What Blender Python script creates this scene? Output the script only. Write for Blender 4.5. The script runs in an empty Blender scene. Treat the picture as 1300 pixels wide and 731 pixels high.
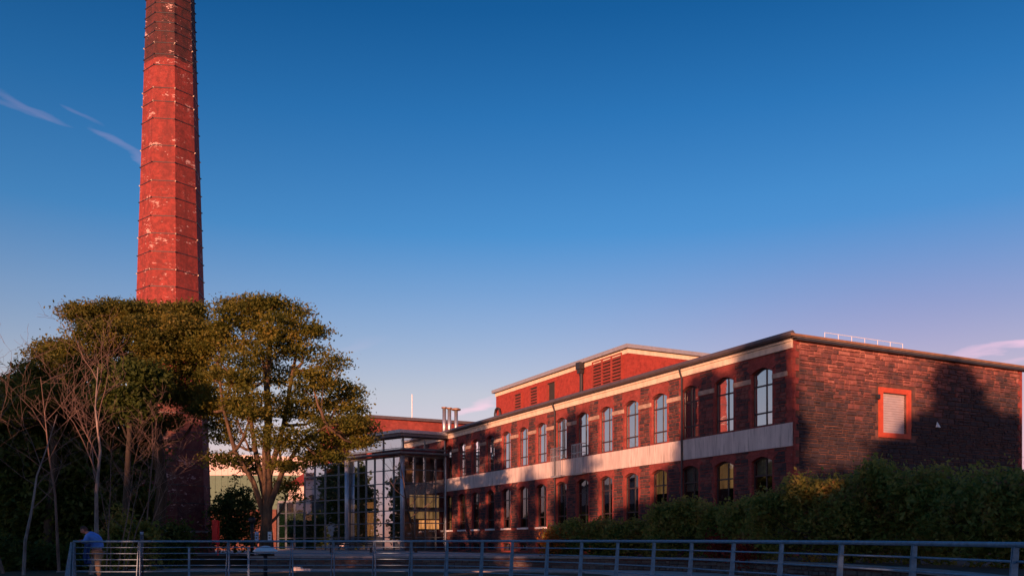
import bpy, math, random
import numpy as np
from mathutils import Vector, Matrix
R = math.radians
random.seed(7)
sc = bpy.context.scene
col = sc.collection
EYE = 1.15                       # camera height above the pavement
F, CX, HY = 1144.0, 650.0, 690.0  # focal length, centre and horizon in photo pixels

# ------------------------------------------------------------------ camera
cam = bpy.data.objects.new('camera', bpy.data.cameras.new('camera'))
col.objects.link(cam); sc.camera = cam
cam.data.sensor_width = 36; cam.data.lens = F / 1300 * 36
cam.data.shift_y = (HY - 365.5) / 1300
cam.data.clip_start = .1; cam.data.clip_end = 6000
cam.location = (0, 0, EYE); cam.rotation_euler = (math.pi / 2, 0, 0)

# ------------------------------------------------------------------ sky and sun
SUN_AZ, SUN_EL = 198.0, 5.0
world = bpy.data.worlds.new('World'); sc.world = world; world.use_nodes = True
wn, wl = world.node_tree.nodes, world.node_tree.links
def wnode(t, **k):
    n = wn.new(t)
    for a, b in k.items(): setattr(n, a, b)
    return n
sky = wnode('ShaderNodeTexSky', sky_type='NISHITA', sun_disc=False)
sky.sun_elevation = R(SUN_EL); sky.sun_rotation = R(SUN_AZ)
sky.air_density = 1.0; sky.dust_density = .4; sky.ozone_density = 2.0
tc = wnode('ShaderNodeTexCoord')
sep = wnode('ShaderNodeSeparateXYZ'); wl.new(tc.outputs['Generated'], sep.inputs[0])
ramp = wnode('ShaderNodeValToRGB'); wl.new(sep.outputs['Z'], ramp.inputs[0])
cr = ramp.color_ramp
stops = [(0.0, (1.3, .80, 1.9)), (.05, (1.5, .92, 1.65)), (.10, (1.80, 1.08, 1.32)), (.163, (1.75, 1.18, 1.245)), (.246, (1.10, 1.06, 1.357)), (.323, (.43, .913, 1.405)), (.427, (.187, .71, 1.245)), (.51, (.078, .527, 1.015)), (1.0, (.06, .42, .85))]
while len(cr.elements) < len(stops): cr.elements.new(.5)
for e, (p, c) in zip(cr.elements, stops): e.position = p; e.color = (c[0], c[1], c[2], 1)
mul = wnode('ShaderNodeMix', data_type='RGBA', blend_type='MULTIPLY'); mul.inputs[0].default_value = 1
wl.new(sky.outputs[0], mul.inputs[6]); wl.new(ramp.outputs[0], mul.inputs[7])
def wmath(op, a, b=None, c=None):
    n = wnode('ShaderNodeMath', operation=op)
    for i, v in enumerate((a, b, c)):
        if v is None: continue
        if isinstance(v, (int, float)): n.inputs[i].default_value = v
        else: wl.new(v, n.inputs[i])
    return n.outputs[0]
# thin cirrus: each wisp is a stretch of cloud at its own azimuth and elevation
az = wmath('ARCTAN2', sep.outputs['X'], sep.outputs['Y']); el = wmath('ARCSINE', sep.outputs['Z'])
cn = wnode('ShaderNodeTexNoise'); cn.inputs['Scale'].default_value = 9; cn.inputs['Detail'].default_value = 7
cmap = wnode('ShaderNodeMapping'); cmap.inputs['Scale'].default_value = (1, 1, 5); cmap.inputs['Rotation'].default_value = (0, R(-20), 0)
wl.new(tc.outputs['Generated'], cmap.inputs[0]); wl.new(cmap.outputs[0], cn.inputs['Vector'])
def px2ae(px, py):
    x, z = (px - CX) / F, (HY - py) / F
    return math.atan2(x, 1), math.atan2(z, math.hypot(x, 1))
total = None
for (x0, y0, x1, y1, wd, st) in [(-30, 104, 96, 160, 4, .08), (-30, 116, 70, 152, 3, .06), (76, 128, 134, 160, 3, .06), (112, 158, 205, 216, 6, .16),
                                 (1190, 456, 1440, 408, 7, .85), (1250, 462, 1460, 436, 5, .4), (560, 528, 660, 500, 5, .55), (700, 505, 640, 496, 4, .3), (420, 445, 500, 432, 6, .05)]:
    a0, e0 = px2ae(x0, y0); a1, e1 = px2ae(x1, y1); L = math.hypot(a1 - a0, e1 - e0); ca, sa = (a1 - a0) / L, (e1 - e0) / L
    ac, ec = (a0 + a1) / 2, (e0 + e1) / 2
    da, de = wmath('SUBTRACT', az, ac), wmath('SUBTRACT', el, ec)
    u = wmath('MULTIPLY_ADD', da, ca / (L * .5), wmath('MULTIPLY', de, sa / (L * .5)))
    v = wmath('MULTIPLY_ADD', da, -sa / (wd / F), wmath('MULTIPLY', de, ca / (wd / F)))
    nv = wmath('MULTIPLY_ADD', cn.outputs[0], 7.0, -3.5)
    v = wmath('ADD', v, nv)
    q = wmath('ADD', wmath('POWER', wmath('ABSOLUTE', u), 2.5), wmath('MULTIPLY', v, v))
    m = wmath('MULTIPLY', wmath('SMOOTH_MAX', wmath('SUBTRACT', 1, q), 0, .15), wmath('MULTIPLY', wmath('MULTIPLY_ADD', cn.outputs[0], 2.4, -.65), st))
    total = m if total is None else wmath('ADD', total, m)
cmix = wnode('ShaderNodeMix', data_type='RGBA'); cmix.clamp_factor = True
# pink belt above the horizon opposite the sun
da = wmath('DIVIDE', wmath('SUBTRACT', az, R(SUN_AZ - 180 + 6)), R(17))
belt = wmath('MULTIPLY', wmath('EXPONENT', wmath('MULTIPLY', wmath('MULTIPLY', da, da), -1)), wmath('SMOOTH_MIN', 1, wmath('MAXIMUM', 0, wmath('MULTIPLY_ADD', sep.outputs['Z'], -9, 3.15)), .3))
bm = wnode('ShaderNodeMix', data_type='RGBA', blend_type='MULTIPLY'); wl.new(belt, bm.inputs[0]); wl.new(mul.outputs[2], bm.inputs[6]); bm.inputs[7].default_value = (1.02, .78, .86, 1)
wl.new(total, cmix.inputs[0]); wl.new(bm.outputs[2], cmix.inputs[6]); cmix.inputs[7].default_value = (8.2, 4.6, 5.6, 1)
bg = wn['Background']; wl.new(cmix.outputs[2], bg.inputs[0]); bg.inputs[1].default_value = .106

sun = bpy.data.objects.new('sun', bpy.data.lights.new('sun', 'SUN')); col.objects.link(sun)
sun.data.energy = 5.0; sun.data.angle = R(.5); sun.data.color = (1.0, .45, .26)
sd = Vector((math.sin(R(SUN_AZ)) * math.cos(R(SUN_EL)), math.cos(R(SUN_AZ)) * math.cos(R(SUN_EL)), math.sin(R(SUN_EL))))
sun.rotation_euler = sd.to_track_quat('Z', 'Y').to_euler()
sun.location = sd * 200
sc.view_settings.view_transform = 'Standard'; sc.view_settings.look = 'None'
sc.view_settings.exposure = .6; sc.view_settings.gamma = 1
sc.cycles.max_bounces = 6; sc.cycles.transparent_max_bounces = 12
sc.cycles.use_denoising = True

# ------------------------------------------------------------------ helpers
def at(px, py, Y): return Vector(((px - CX) / F * Y, Y, EYE + (HY - py) / F * Y))
def gx(px, Y): return (px - CX) / F * Y

class Mat:
    def __init__(s, name):
        s.m = bpy.data.materials.new(name); s.m.use_nodes = True
        s.n, s.l = s.m.node_tree.nodes, s.m.node_tree.links
        s.b = s.n['Principled BSDF']
    def node(s, t, **k):
        n = s.n.new(t)
        for a, b in k.items(): setattr(n, a, b)
        return n
    def math(s, op, a, b=None, c=None):
        n = s.node('ShaderNodeMath', operation=op)
        for i, v in enumerate((a, b, c)):
            if v is None: continue
            if isinstance(v, (int, float)): n.inputs[i].default_value = v
            else: s.l.new(v, n.inputs[i])
        return n.outputs[0]
    def noise(s, scale, detail=5, vec=None, rough=.6, stretch=None):
        n = s.node('ShaderNodeTexNoise'); n.inputs['Scale'].default_value = scale; n.inputs['Detail'].default_value = detail
        n.inputs['Roughness'].default_value = rough
        v = vec if vec is not None else s.node('ShaderNodeTexCoord').outputs['Object']
        if stretch:
            mp = s.node('ShaderNodeMapping'); mp.inputs['Scale'].default_value = stretch; s.l.new(v, mp.inputs[0]); v = mp.outputs[0]
        s.l.new(v, n.inputs['Vector']); return n.outputs[0]
    def ramp(s, fac, stops, const=False):
        r = s.node('ShaderNodeValToRGB'); s.l.new(fac, r.inputs[0]); c = r.color_ramp
        if const: c.interpolation = 'CONSTANT'
        while len(c.elements) < len(stops): c.elements.new(.5)
        for e, (p, k) in zip(c.elements, stops):
            e.position = p; e.color = (*k, 1) if isinstance(k, tuple) else (k, k, k, 1)
        return r.outputs[0]
    def mix(s, f, a, b, mode='MIX'):
        n = s.node('ShaderNodeMix', data_type='RGBA', blend_type=mode)
        for i, v in ((0, f), (6, a), (7, b)):
            if isinstance(v, (int, float)): n.inputs[i].default_value = v
            elif isinstance(v, tuple): n.inputs[i].default_value = (*v, 1)
            else: s.l.new(v, n.inputs[i])
        return n.outputs[2]
    def out(s, colr, rough=.85, bump=None, bs=.3, dist=.02, metal=0):
        if isinstance(colr, tuple): s.b.inputs['Base Color'].default_value = (*colr, 1)
        else: s.l.new(colr, s.b.inputs['Base Color'])
        if isinstance(rough, (int, float)): s.b.inputs['Roughness'].default_value = rough
        else: s.l.new(rough, s.b.inputs['Roughness'])
        s.b.inputs['Metallic'].default_value = metal
        if bump is not None:
            b = s.node('ShaderNodeBump'); b.inputs['Strength'].default_value = bs; b.inputs['Distance'].default_value = dist
            s.l.new(bump, b.inputs['Height']); s.l.new(b.outputs[0], s.b.inputs['Normal'])
        return s.m

def brickmat(name, c1, c2, mortar, soot=None, stain=.6, horiz=True):
    m = Mat(name); tcn = m.node('ShaderNodeTexCoord'); sp = m.node('ShaderNodeSeparateXYZ'); m.l.new(tcn.outputs['Object'], sp.inputs[0])
    cb = m.node('ShaderNodeCombineXYZ'); m.l.new(m.math('ADD', sp.outputs[0], sp.outputs[1]), cb.inputs[0]); m.l.new(sp.outputs[2], cb.inputs[1])
    bt = m.node('ShaderNodeTexBrick'); m.l.new(cb.outputs[0], bt.inputs['Vector']); bt.inputs['Scale'].default_value = 1
    bt.inputs['Brick Width'].default_value = .225; bt.inputs['Row Height'].default_value = .075; bt.inputs['Mortar Size'].default_value = .006
    bt.inputs['Color1'].default_value = (*c1, 1); bt.inputs['Color2'].default_value = (*c2, 1); bt.inputs['Mortar'].default_value = (*mortar, 1); bt.inputs['Bias'].default_value = -.2
    n1 = m.noise(.9, 6); n2 = m.noise(7, 4)
    c = m.mix(m.ramp(n1, [(.35, .0), (.7, stain)]), bt.outputs[0], tuple(v * .35 for v in c1))
    c = m.mix(m.ramp(n2, [(.66, .0), (.74, .55)]), c, (.42, .25, .2))
    c = m.mix(m.ramp(m.noise(2.3, 5, stretch=(1, 1, .25)), [(.55, 0.), (.8, stain)]), c, tuple(v * .5 for v in c2))
    c = m.mix(m.ramp(m.noise(3.4, 7, rough=.75), [(.40, .55), (.55, 0.)]), c, tuple(v * .38 for v in c1))
    return m, c, bt, tcn, sp

def simple(name, c, rough=.7, var=.25, metal=0, scale=3, stretch=None, bump=0.):
    m = Mat(name); n = m.noise(scale, 6, stretch=stretch)
    cc = m.mix(m.ramp(n, [(.3, 0.), (.75, 1.)]), tuple(v * (1 - var) for v in c), tuple(min(1, v * (1 + var)) for v in c))
    return m.out(cc, rough, n if bump else None, bump, .02, metal)

M = {}
m, c, bt, _, _ = brickmat('red_brick', (.37, .058, .046), (.23, .044, .038), (.28, .12, .10)); M['brick'] = m.out(c, .9, bt.outputs[1], -.25, .01)
m, c, bt, _, _ = brickmat('bright_red_brick', (.40, .042, .030), (.31, .034, .026), (.26, .08, .05), stain=.15); M['brick_bright'] = m.out(c, .85, bt.outputs[1], -.25, .01)
m, c, bt, _, _ = brickmat('brown_brick', (.22, .075, .05), (.15, .055, .04), (.14, .10, .08)); M['brick_brown'] = m.out(c, .9, bt.outputs[1], -.25, .01)
# chimney: painted red below, sooty dark brick above, peeled white patches
m, c, bt, tcn, sp = brickmat('chimney_brick', (.36, .044, .036), (.27, .036, .030), (.30, .09, .07), stain=.2)
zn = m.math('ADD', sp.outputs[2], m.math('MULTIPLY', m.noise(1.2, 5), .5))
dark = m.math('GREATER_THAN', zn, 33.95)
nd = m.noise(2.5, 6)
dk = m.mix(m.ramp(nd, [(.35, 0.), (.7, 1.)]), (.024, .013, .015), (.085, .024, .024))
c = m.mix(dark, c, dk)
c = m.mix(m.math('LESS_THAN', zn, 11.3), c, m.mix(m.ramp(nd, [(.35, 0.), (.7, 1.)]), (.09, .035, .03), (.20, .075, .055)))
mot = m.noise(3.2, 7, rough=.7); c = m.mix(m.ramp(mot, [(.38, .7), (.54, 0.)]), c, (.13, .026, .024))
c = m.mix(m.ramp(m.noise(.8, 4, stretch=(2.5, 2.5, .14)), [(.48, 0.), (.68, .65)]), c, (.14, .026, .024))
pe = m.noise(.8, 4, stretch=(1, 1, 2.2)); pe2 = m.noise(4.2, 6, rough=.7, stretch=(1, 1, 2.8))
fac = m.ramp(m.math('ADD', m.math('MULTIPLY', pe, .9), pe2), [(.5, 0.), (1.0, 1.)])
fac = m.math('GREATER_THAN', m.math('ADD', m.math('MULTIPLY', pe, 1.0), pe2), 1.185)
fleck = m.math('GREATER_THAN', m.noise(9, 3, stretch=(1, 1, 2)), .735)
c = m.mix(m.math('MULTIPLY', m.math('MAXIMUM', fac, fleck), .85), c, (.66, .42, .38))
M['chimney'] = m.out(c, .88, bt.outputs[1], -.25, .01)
# stones: random dark basalt to rusty brown by piece
def stonemat(name, stops, height_tone=None):
    m = Mat(name); g = m.node('ShaderNodeNewGeometry'); oi = m.node('ShaderNodeObjectInfo')
    r = m.math('FRACT', m.math('ADD', g.outputs['Random Per Island'], m.math('MULTIPLY', oi.outputs['Random'], 1.0)))
    n = m.noise(.55, 6, rough=.65); n3 = m.noise(9, 5)
    f = m.math('ADD', m.math('MULTIPLY', r, .42), m.math('MULTIPLY', m.math('SUBTRACT', n, .30), 1.5))
    if height_tone:      # redder on the upper wall, darker towards the bottom and in noise patches
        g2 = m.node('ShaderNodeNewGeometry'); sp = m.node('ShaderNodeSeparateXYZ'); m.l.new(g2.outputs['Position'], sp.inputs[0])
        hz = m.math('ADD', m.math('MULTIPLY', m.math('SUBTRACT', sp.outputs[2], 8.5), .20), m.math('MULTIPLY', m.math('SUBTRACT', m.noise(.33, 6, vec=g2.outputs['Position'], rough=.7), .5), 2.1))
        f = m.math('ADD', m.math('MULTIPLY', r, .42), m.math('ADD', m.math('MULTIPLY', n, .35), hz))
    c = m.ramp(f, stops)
    c = m.mix(m.ramp(n3, [(.45, .0), (.85, .35)]), c, (.20, .085, .065))
    pn = m.noise(.9, 5, rough=.7); c = m.mix(m.math('MULTIPLY', m.math('GREATER_THAN', pn, .735), .8), c, (.55, .40, .36))
    return m.out(c, .85, n3, .6, .03)
M['stone_dark'] = stonemat('dark_basalt', [(.15, (.022, .019, .025)), (.42, (.042, .029, .034)), (.62, (.10, .043, .040)), (.85, (.22, .075, .06))])
M['stone'] = stonemat('basalt_stone', [(.12, (.024, .021, .029)), (.32, (.052, .034, .041)), (.50, (.115, .048, .049)), (.70, (.22, .073, .062)), (.92, (.37, .15, .12))], height_tone=True)
M['stone_grey'] = stonemat('grey_stone', [(.1, (.03, .028, .03)), (.5, (.09, .075, .068)), (.9, (.17, .14, .12))])
M['mortar'] = simple('mortar', (.13, .06, .05), .95, .6, scale=2)
M['cream'] = simple('cream_render', (.74, .61, .47), .8, .18, scale=4, stretch=(1, 1, .3))
M['string'] = simple('string_course_stone', (.42, .30, .23), .85, .4, scale=3)
m = Mat('grey_render'); n = m.noise(1.2, 7, stretch=(1.5, 1.5, .35)); n2 = m.noise(9, 4, stretch=(1, 1, .1))
c = m.mix(m.ramp(n, [(.3, 0.), (.75, 1.)]), (.52, .45, .42), (.80, .70, .64)); c = m.mix(m.ramp(n2, [(.52, 0.), (.7, .5)]), c, (.2, .17, .16)); M['render'] = m.out(c, .8, n, .1, .01)
M['gutter'] = simple('gutter_metal', (.13, .11, .12), .45, .2, .3)
M['dark_metal'] = simple('dark_metal', (.035, .035, .04), .5, .2, .2)
M['galv'] = simple('galvanised_metal', (.42, .44, .47), .35, .15, .7)
M['frame'] = simple('window_frame_paint', (.045, .03, .032), .45, .2)
M['rail'] = simple('blue_grey_paint', (.20, .31, .40), .45, .3, .1, scale=12)
M['steel'] = simple('pale_steel', (.38, .44, .52), .4, .15, .4)
M['mullion'] = simple('grey_mullion', (.12, .14, .16), .45, .2, .4)
M['white'] = simple('white_paint', (.82, .82, .82), .5, .08)
M['fascia'] = simple('metal_fascia', (.42, .42, .44), .4, .12, .4)
M['dark'] = simple('dark_interior', (.035, .03, .028), .9, .2)
M['floorslab'] = simple('interior_slab', (.16, .14, .13), .8, .2)
M['wood'] = simple('wood_panel', (.34, .20, .09), .6, .25, scale=2, stretch=(6, 6, .4))
M['curtain'] = simple('pale_curtain', (.62, .60, .56), .9, .18, scale=5, stretch=(6, 6, .15))
M['shutter'] = simple('shutter_metal', (.50, .45, .46), .5, .1, .2)
M['orange_paint'] = simple('orange_red_paint', (.50, .075, .035), .7, .2)
M['rust_trim'] = simple('brown_trim', (.26, .14, .08), .5, .25)
M['louvre'] = simple('louvre_paint', (.28, .05, .035), .6, .2)
M['roof'] = simple('roof_sheet', (.12, .11, .12), .6, .2)
M['coping'] = simple('coping_stone', (.27, .24, .23), .85, .3, scale=4, bump=.2)
M['pave'] = simple('pale_paving', (.46, .40, .35), .9, .25, scale=2, bump=.1)
M['earth'] = simple('earth', (.045, .035, .022), .95, .4, scale=1.5)
m = Mat('ground_turf'); n = m.noise(.6, 8); c = m.ramp(n, [(.3, (.025, .030, .014)), (.55, (.045, .05, .02)), (.8, (.07, .055, .03))]); M['ground'] = m.out(c, .95, m.noise(20, 5), .6, .05)
M['pale_clad'] = simple('pale_cladding', (.62, .50, .46), .6, .08)
M['green_clad'] = simple('green_cladding', (.045, .12, .075), .6, .2)
M['red_sign'] = simple('red_panel', (.80, .012, .018), .45, .1)
M['sign_blue'] = simple('blue_white_board', (.35, .45, .62), .5, .2)
def barkmat(name, a, b):
    m = Mat(name); n = m.noise(6, 7, stretch=(1, 1, .25)); c = m.mix(m.ramp(n, [(.35, 0.), (.65, 1.)]), a, b); return m.out(c, .9, n, .8, .03)
M['bark'] = barkmat('bark', (.055, .035, .022), (.16, .10, .06))
M['bark_dark'] = barkmat('dark_bark', (.03, .022, .016), (.08, .055, .035))
M['bark_pale'] = barkmat('pale_bark', (.13, .10, .09), (.36, .30, .27))
M['twig'] = barkmat('reddish_twig', (.12, .075, .06), (.25, .165, .13))
def leafmat(name, stops):
    m = Mat(name); g = m.node('ShaderNodeNewGeometry'); n = m.noise(.9, 5, rough=.7)
    f = m.math('ADD', m.math('MULTIPLY', g.outputs['Random Per Island'], .34), m.math('MULTIPLY', m.math('SUBTRACT', n, .32), 1.8))
    c = m.ramp(f, stops)
    m.out(c, .55); m.b.inputs['Specular IOR Level'].default_value = .25
    tr = m.node('ShaderNodeBsdfTranslucent'); m.l.new(c, tr.inputs[0]); mx = m.node('ShaderNodeMixShader'); mx.inputs[0].default_value = .5
    m.l.new(m.b.outputs[0], mx.inputs[1]); m.l.new(tr.outputs[0], mx.inputs[2]); m.l.new(mx.outputs[0], m.n['Material Output'].inputs[0])
    return m.m
M['leaf_gold'] = leafmat('olive_gold_leaf', [(.1, (.05, .075, .016)), (.4, (.13, .145, .024)), (.7, (.23, .20, .034)), (.95, (.36, .235, .045))])
M['leaf_olive'] = leafmat('olive_leaf', [(.1, (.05, .075, .018)), (.5, (.14, .145, .028)), (.9, (.27, .21, .04))])
M['leaf_dark'] = leafmat('dark_green_leaf', [(.1, (.04, .06, .015)), (.5, (.085, .12, .025)), (.9, (.15, .16, .035))])
M['leaf_hedge'] = leafmat('hedge_leaf', [(.1, (.11, .14, .03)), (.42, (.24, .25, .05)), (.66, (.36, .29, .07)), (.84, (.32, .16, .06)), (.95, (.30, .10, .05))])
M['leaf_orange'] = leafmat('orange_leaf', [(.1, (.30, .09, .015)), (.9, (.45, .16, .02))])
M['leaf_red'] = leafmat('red_leaf', [(.1, (.20, .02, .015)), (.9, (.38, .05, .03))])
def glassmat(name, refl, tint):
    m = Mat(name); m.n.remove(m.b)
    gl = m.node('ShaderNodeBsdfGlossy'); gl.inputs['Roughness'].default_value = .015; gl.inputs['Color'].default_value = (.84, .91, 1, 1)
    n = m.noise(.8, 2); bp = m.node('ShaderNodeBump'); bp.inputs['Strength'].default_value = .05; bp.inputs['Distance'].default_value = .05
    m.l.new(n, bp.inputs['Height']); m.l.new(bp.outputs[0], gl.inputs['Normal'])
    tr = m.node('ShaderNodeBsdfTransparent'); tr.inputs[0].default_value = (*tint, 1)
    lw = m.node('ShaderNodeLayerWeight'); lw.inputs[0].default_value = .35
    f = m.math('MULTIPLY_ADD', lw.outputs['Fresnel'], .8, refl); f = m.math('MINIMUM', f, .95)
    mx = m.node('ShaderNodeMixShader'); m.l.new(f, mx.inputs[0]); m.l.new(tr.outputs[0], mx.inputs[1]); m.l.new(gl.outputs[0], mx.inputs[2])
    m.l.new(mx.outputs[0], m.n['Material Output'].inputs[0]); return m.m
M['glass'] = glassmat('window_glass', .75, (.55, .6, .6))
M['glass_dark'] = glassmat('darker_window_glass', .16, (.5, .52, .5))
M['glass_tower'] = glassmat('curtain_wall_glass', .17, (.72, .76, .78))
M['glass_entry'] = glassmat('entrance_glass', .03, (.78, .80, .80))
M['glass_green'] = glassmat('green_glass', .10, (.25, .5, .35))
def emis(name, c, s):
    m = Mat(name); n = m.noise(1.5, 3, stretch=(3, 3, .4)); cc = m.mix(m.ramp(n, [(.35, .25), (.65, 1.)]), (0, 0, 0), c)
    m.out(tuple(v * .5 for v in c), .8); m.l.new(cc, m.b.inputs['Emission Color']); m.b.inputs['Emission Strength'].default_value = s; return m.m
M['lit'] = emis('lit_amber_room', (.95, .36, .11), 1.0)
M['lit_soft'] = emis('dim_lit_room', (.8, .42, .16), .3)

def tag(o, label=None, cat=None, group=None, kind=None):
    for k, v in (('label', label), ('category', cat), ('group', group), ('kind', kind)):
        if v: o[k] = v
    return o
def empty(name, loc, rz=0, label=None, cat=None, group=None):
    o = bpy.data.objects.new(name, None); col.objects.link(o); o.location = loc; o.rotation_euler = (0, 0, rz)
    o.empty_display_size = .3; return tag(o, label, cat, group)
def rootof(p):
    while p.parent: p = p.parent
    return p
def link(name, me, mat, parent=None, world=False, kind=None):
    o = bpy.data.objects.new(name, me); col.objects.link(o)
    if mat is not None and len(me.materials) == 0: me.materials.append(mat)
    if parent: o.parent = parent
    if world and parent:                 # vertices were given in world space: bring them to the parent's frame
        r = rootof(parent); me.transform((Matrix.Translation(r.location) @ r.rotation_euler.to_matrix().to_4x4()).inverted())
    if kind: o['kind'] = kind
    return o
class MB:
    def __init__(s): s.v, s.f = [], []
    def poly(s, *pts):
        n = len(s.v); s.v += [tuple(p) for p in pts]; s.f.append(tuple(range(n, n + len(pts)))); return s
    def box(s, x0, x1, y0, y1, z0, z1):
        n = len(s.v); s.v += [(x0, y0, z0), (x1, y0, z0), (x1, y1, z0), (x0, y1, z0), (x0, y0, z1), (x1, y0, z1), (x1, y1, z1), (x0, y1, z1)]
        s.f += [tuple(n + i for i in q) for q in ((0, 3, 2, 1), (4, 5, 6, 7), (0, 1, 5, 4), (1, 2, 6, 5), (2, 3, 7, 6), (3, 0, 4, 7))]; return s
    def obox(s, a, b, half, z0, z1, up=None):       # box along the plan segment a-b
        a, b = Vector(a[:2]), Vector(b[:2]); d = (b - a).normalized(); nrm = Vector((-d.y, d.x)) * half
        n = len(s.v)
        for z in (z0, z1):
            for p in (a - nrm, b - nrm, b + nrm, a + nrm): s.v.append((p.x, p.y, z))
        s.f += [tuple(n + i for i in q) for q in ((0, 3, 2, 1), (4, 5, 6, 7), (0, 1, 5, 4), (1, 2, 6, 5), (2, 3, 7, 6), (3, 0, 4, 7))]; return s
    def tube(s, pts, rad, n=8, cap=True):
        pts = [Vector(p) for p in pts]
        if not isinstance(rad, (list, tuple)): rad = [rad] * len(pts)
        base = len(s.v); ref = Vector((0, 0, 1)); prev = None
        for i, p in enumerate(pts):
            d = (pts[min(i + 1, len(pts) - 1)] - pts[max(i - 1, 0)])
            d = d.normalized() if d.length > 1e-6 else Vector((0, 0, 1))
            if prev is None:
                prev = d.cross(Vector((1, 0, 0)) if abs(d.x) < .8 else Vector((0, 1, 0))).normalized()
            e1 = (prev - d * prev.dot(d)).normalized(); prev = e1; e2 = d.cross(e1)
            for k in range(n):
                t = 2 * math.pi * k / n; q = p + (e1 * math.cos(t) + e2 * math.sin(t)) * rad[i]; s.v.append(tuple(q))
        for i in range(len(pts) - 1):
            for k in range(n):
                a = base + i * n + k; b = base + i * n + (k + 1) % n; s.f.append((a, b, b + n, a + n))
        if cap: s.f.append(tuple(base + k for k in range(n))[::-1]); s.f.append(tuple(base + (len(pts) - 1) * n + k for k in range(n)))
        return s
    def lathe(s, c, prof, n=16):
        base = len(s.v)
        for (r, z) in prof:
            for k in range(n):
                t = 2 * math.pi * k / n; s.v.append((c[0] + r * math.cos(t), c[1] + r * math.sin(t), c[2] + z))
        for i in range(len(prof) - 1):
            for k in range(n):
                a = base + i * n + k; b = base + i * n + (k + 1) % n; s.f.append((a, b, b + n, a + n))
        s.f.append(tuple(base + k for k in range(n))[::-1]); s.f.append(tuple(base + (len(prof) - 1) * n + k for k in range(n)))
        return s
    def build(s, name, mat, parent=None, world=False, smooth=False, kind=None):
        me = bpy.data.meshes.new(name); me.from_pydata(s.v, [], s.f); me.update()
        if smooth: me.polygons.foreach_set('use_smooth', [True] * len(me.polygons))
        return link(name, me, mat, parent, world, kind)

def mesh_np(name, verts, quads):
    me = bpy.data.meshes.new(name); nv, nf = len(verts), len(quads)
    me.vertices.add(nv); me.vertices.foreach_set('co', verts.astype(np.float32).ravel())
    k = quads.shape[1]; me.loops.add(nf * k); me.loops.foreach_set('vertex_index', quads.astype(np.int32).ravel())
    me.polygons.add(nf); me.polygons.foreach_set('loop_start', np.arange(0, nf * k, k, dtype=np.int32)); me.polygons.foreach_set('loop_total', np.full(nf, k, np.int32))
    me.update(calc_edges=True); return me

# ------------------------------------------------------------------ stonework
def unit_stone(rng):
    j = lambda a: rng.uniform(-a, a)
    v = [(0, 0, 0), (1, 0, 0), (1, 0, 1), (0, 0, 1)]
    v += [(.05 + j(.03), -1 + j(.2), .10 + j(.06)), (.95 + j(.03), -1 + j(.2), .10 + j(.06)), (.95 + j(.03), -1 + j(.2), .90 + j(.06)), (.05 + j(.03), -1 + j(.2), .90 + j(.06))]
    return v
SF = [(4, 5, 6, 7), (0, 1, 5, 4), (1, 2, 6, 5), (2, 3, 7, 6), (3, 0, 4, 7)]
rg = random.Random(3)
UNIT = [unit_stone(rg) for _ in range(8)]
UNIT_ME = {}
def unit_mesh(k, matname):
    if (k, matname) not in UNIT_ME:
        me = bpy.data.meshes.new('stone'); me.from_pydata(UNIT[k], [], SF); me.materials.append(M[matname]); UNIT_ME[(k, matname)] = me
    return UNIT_ME[(k, matname)]
def lay(x0, x1, z0, z1, rng, keep=lambda x0, x1, z0, z1: True, hs=(.13, .24), ws=(.2, .62), tooth=0., split=.0):
    out = []; z = z0
    while z < z1 - .06:
        h = min(rng.uniform(*hs), z1 - z); a = x0 + (rng.choice((0, 1)) * tooth); b = x1 - rng.choice((0, 1)) * tooth; x = a
        while x < b - .03:
            w = rng.uniform(*ws)
            if b - x - w < ws[0] * .7: w = b - x
            g = rng.uniform(.012, .034)
            if keep(x, x + w, z, z + h):
                j0, j1 = rng.uniform(-.012, .012), rng.uniform(-.012, .012)
                if split and h > .15 and rng.random() < split:
                    q = z + h * rng.uniform(.38, .62); out += [(x + g / 2, x + w - g / 2, z + g / 2 + j0, q - g / 2), (x + g / 2, x + w - g / 2, q + g / 2, z + h - g / 2 + j1)]
                else: out.append((x + g / 2, x + w - g / 2, z + g / 2 + j0, z + h - g / 2 + j1))
            x += w
        z += h
    return out
def place_stones(stones, singles, parent, mat, frame, depth=.035, rng=rg):
    """stones: list of (x0,x1,z0,z1); frame: 4x4 mapping local wall coords (x along, -y outward, z up) to parent space"""
    rotz = math.atan2(frame[1][0], frame[0][0]); V, Fc = [], []
    for i, (a, b, c, d) in enumerate(stones):
        k = rng.randrange(8); dp = depth * rng.uniform(.6, 1.5)
        if i in singles:
            o = bpy.data.objects.new('stone', unit_mesh(k, mat)); col.objects.link(o); o.parent = parent
            o.location = frame @ Vector((a, 0, c)); o.rotation_euler = (0, 0, rotz); o.scale = (b - a, dp, d - c)
        else:
            n = len(V)
            for (x, y, z) in UNIT[k]: V.append(tuple(frame @ Vector((a + x * (b - a), y * dp, c + z * (d - c)))))
            Fc += [tuple(n + q for q in f) for f in SF]
    return V, Fc

# ------------------------------------------------------------------ ground, terrace, path
def sheet(name, pts, z, mat, kind='structure'):
    mb = MB(); mb.poly(*[(p[0], p[1], z) for p in pts]); o = mb.build(name, M[mat]); tag(o, kind=kind); return o
g = MB(); N = 40
for i in range(N):
    for j in range(N):
        f = lambda t: math.copysign(abs(t) ** 2.2, t) * 2500
        x0, x1, y0, y1 = f(-1 + 2 * i / N), f(-1 + 2 * (i + 1) / N), f(-1 + 2 * j / N), f(-1 + 2 * (j + 1) / N)
        g.poly((x0, y0, 0), (x1, y0, 0), (x1, y1, 0), (x0, y1, 0))
tag(g.build('ground', M['ground']), kind='structure')
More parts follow.
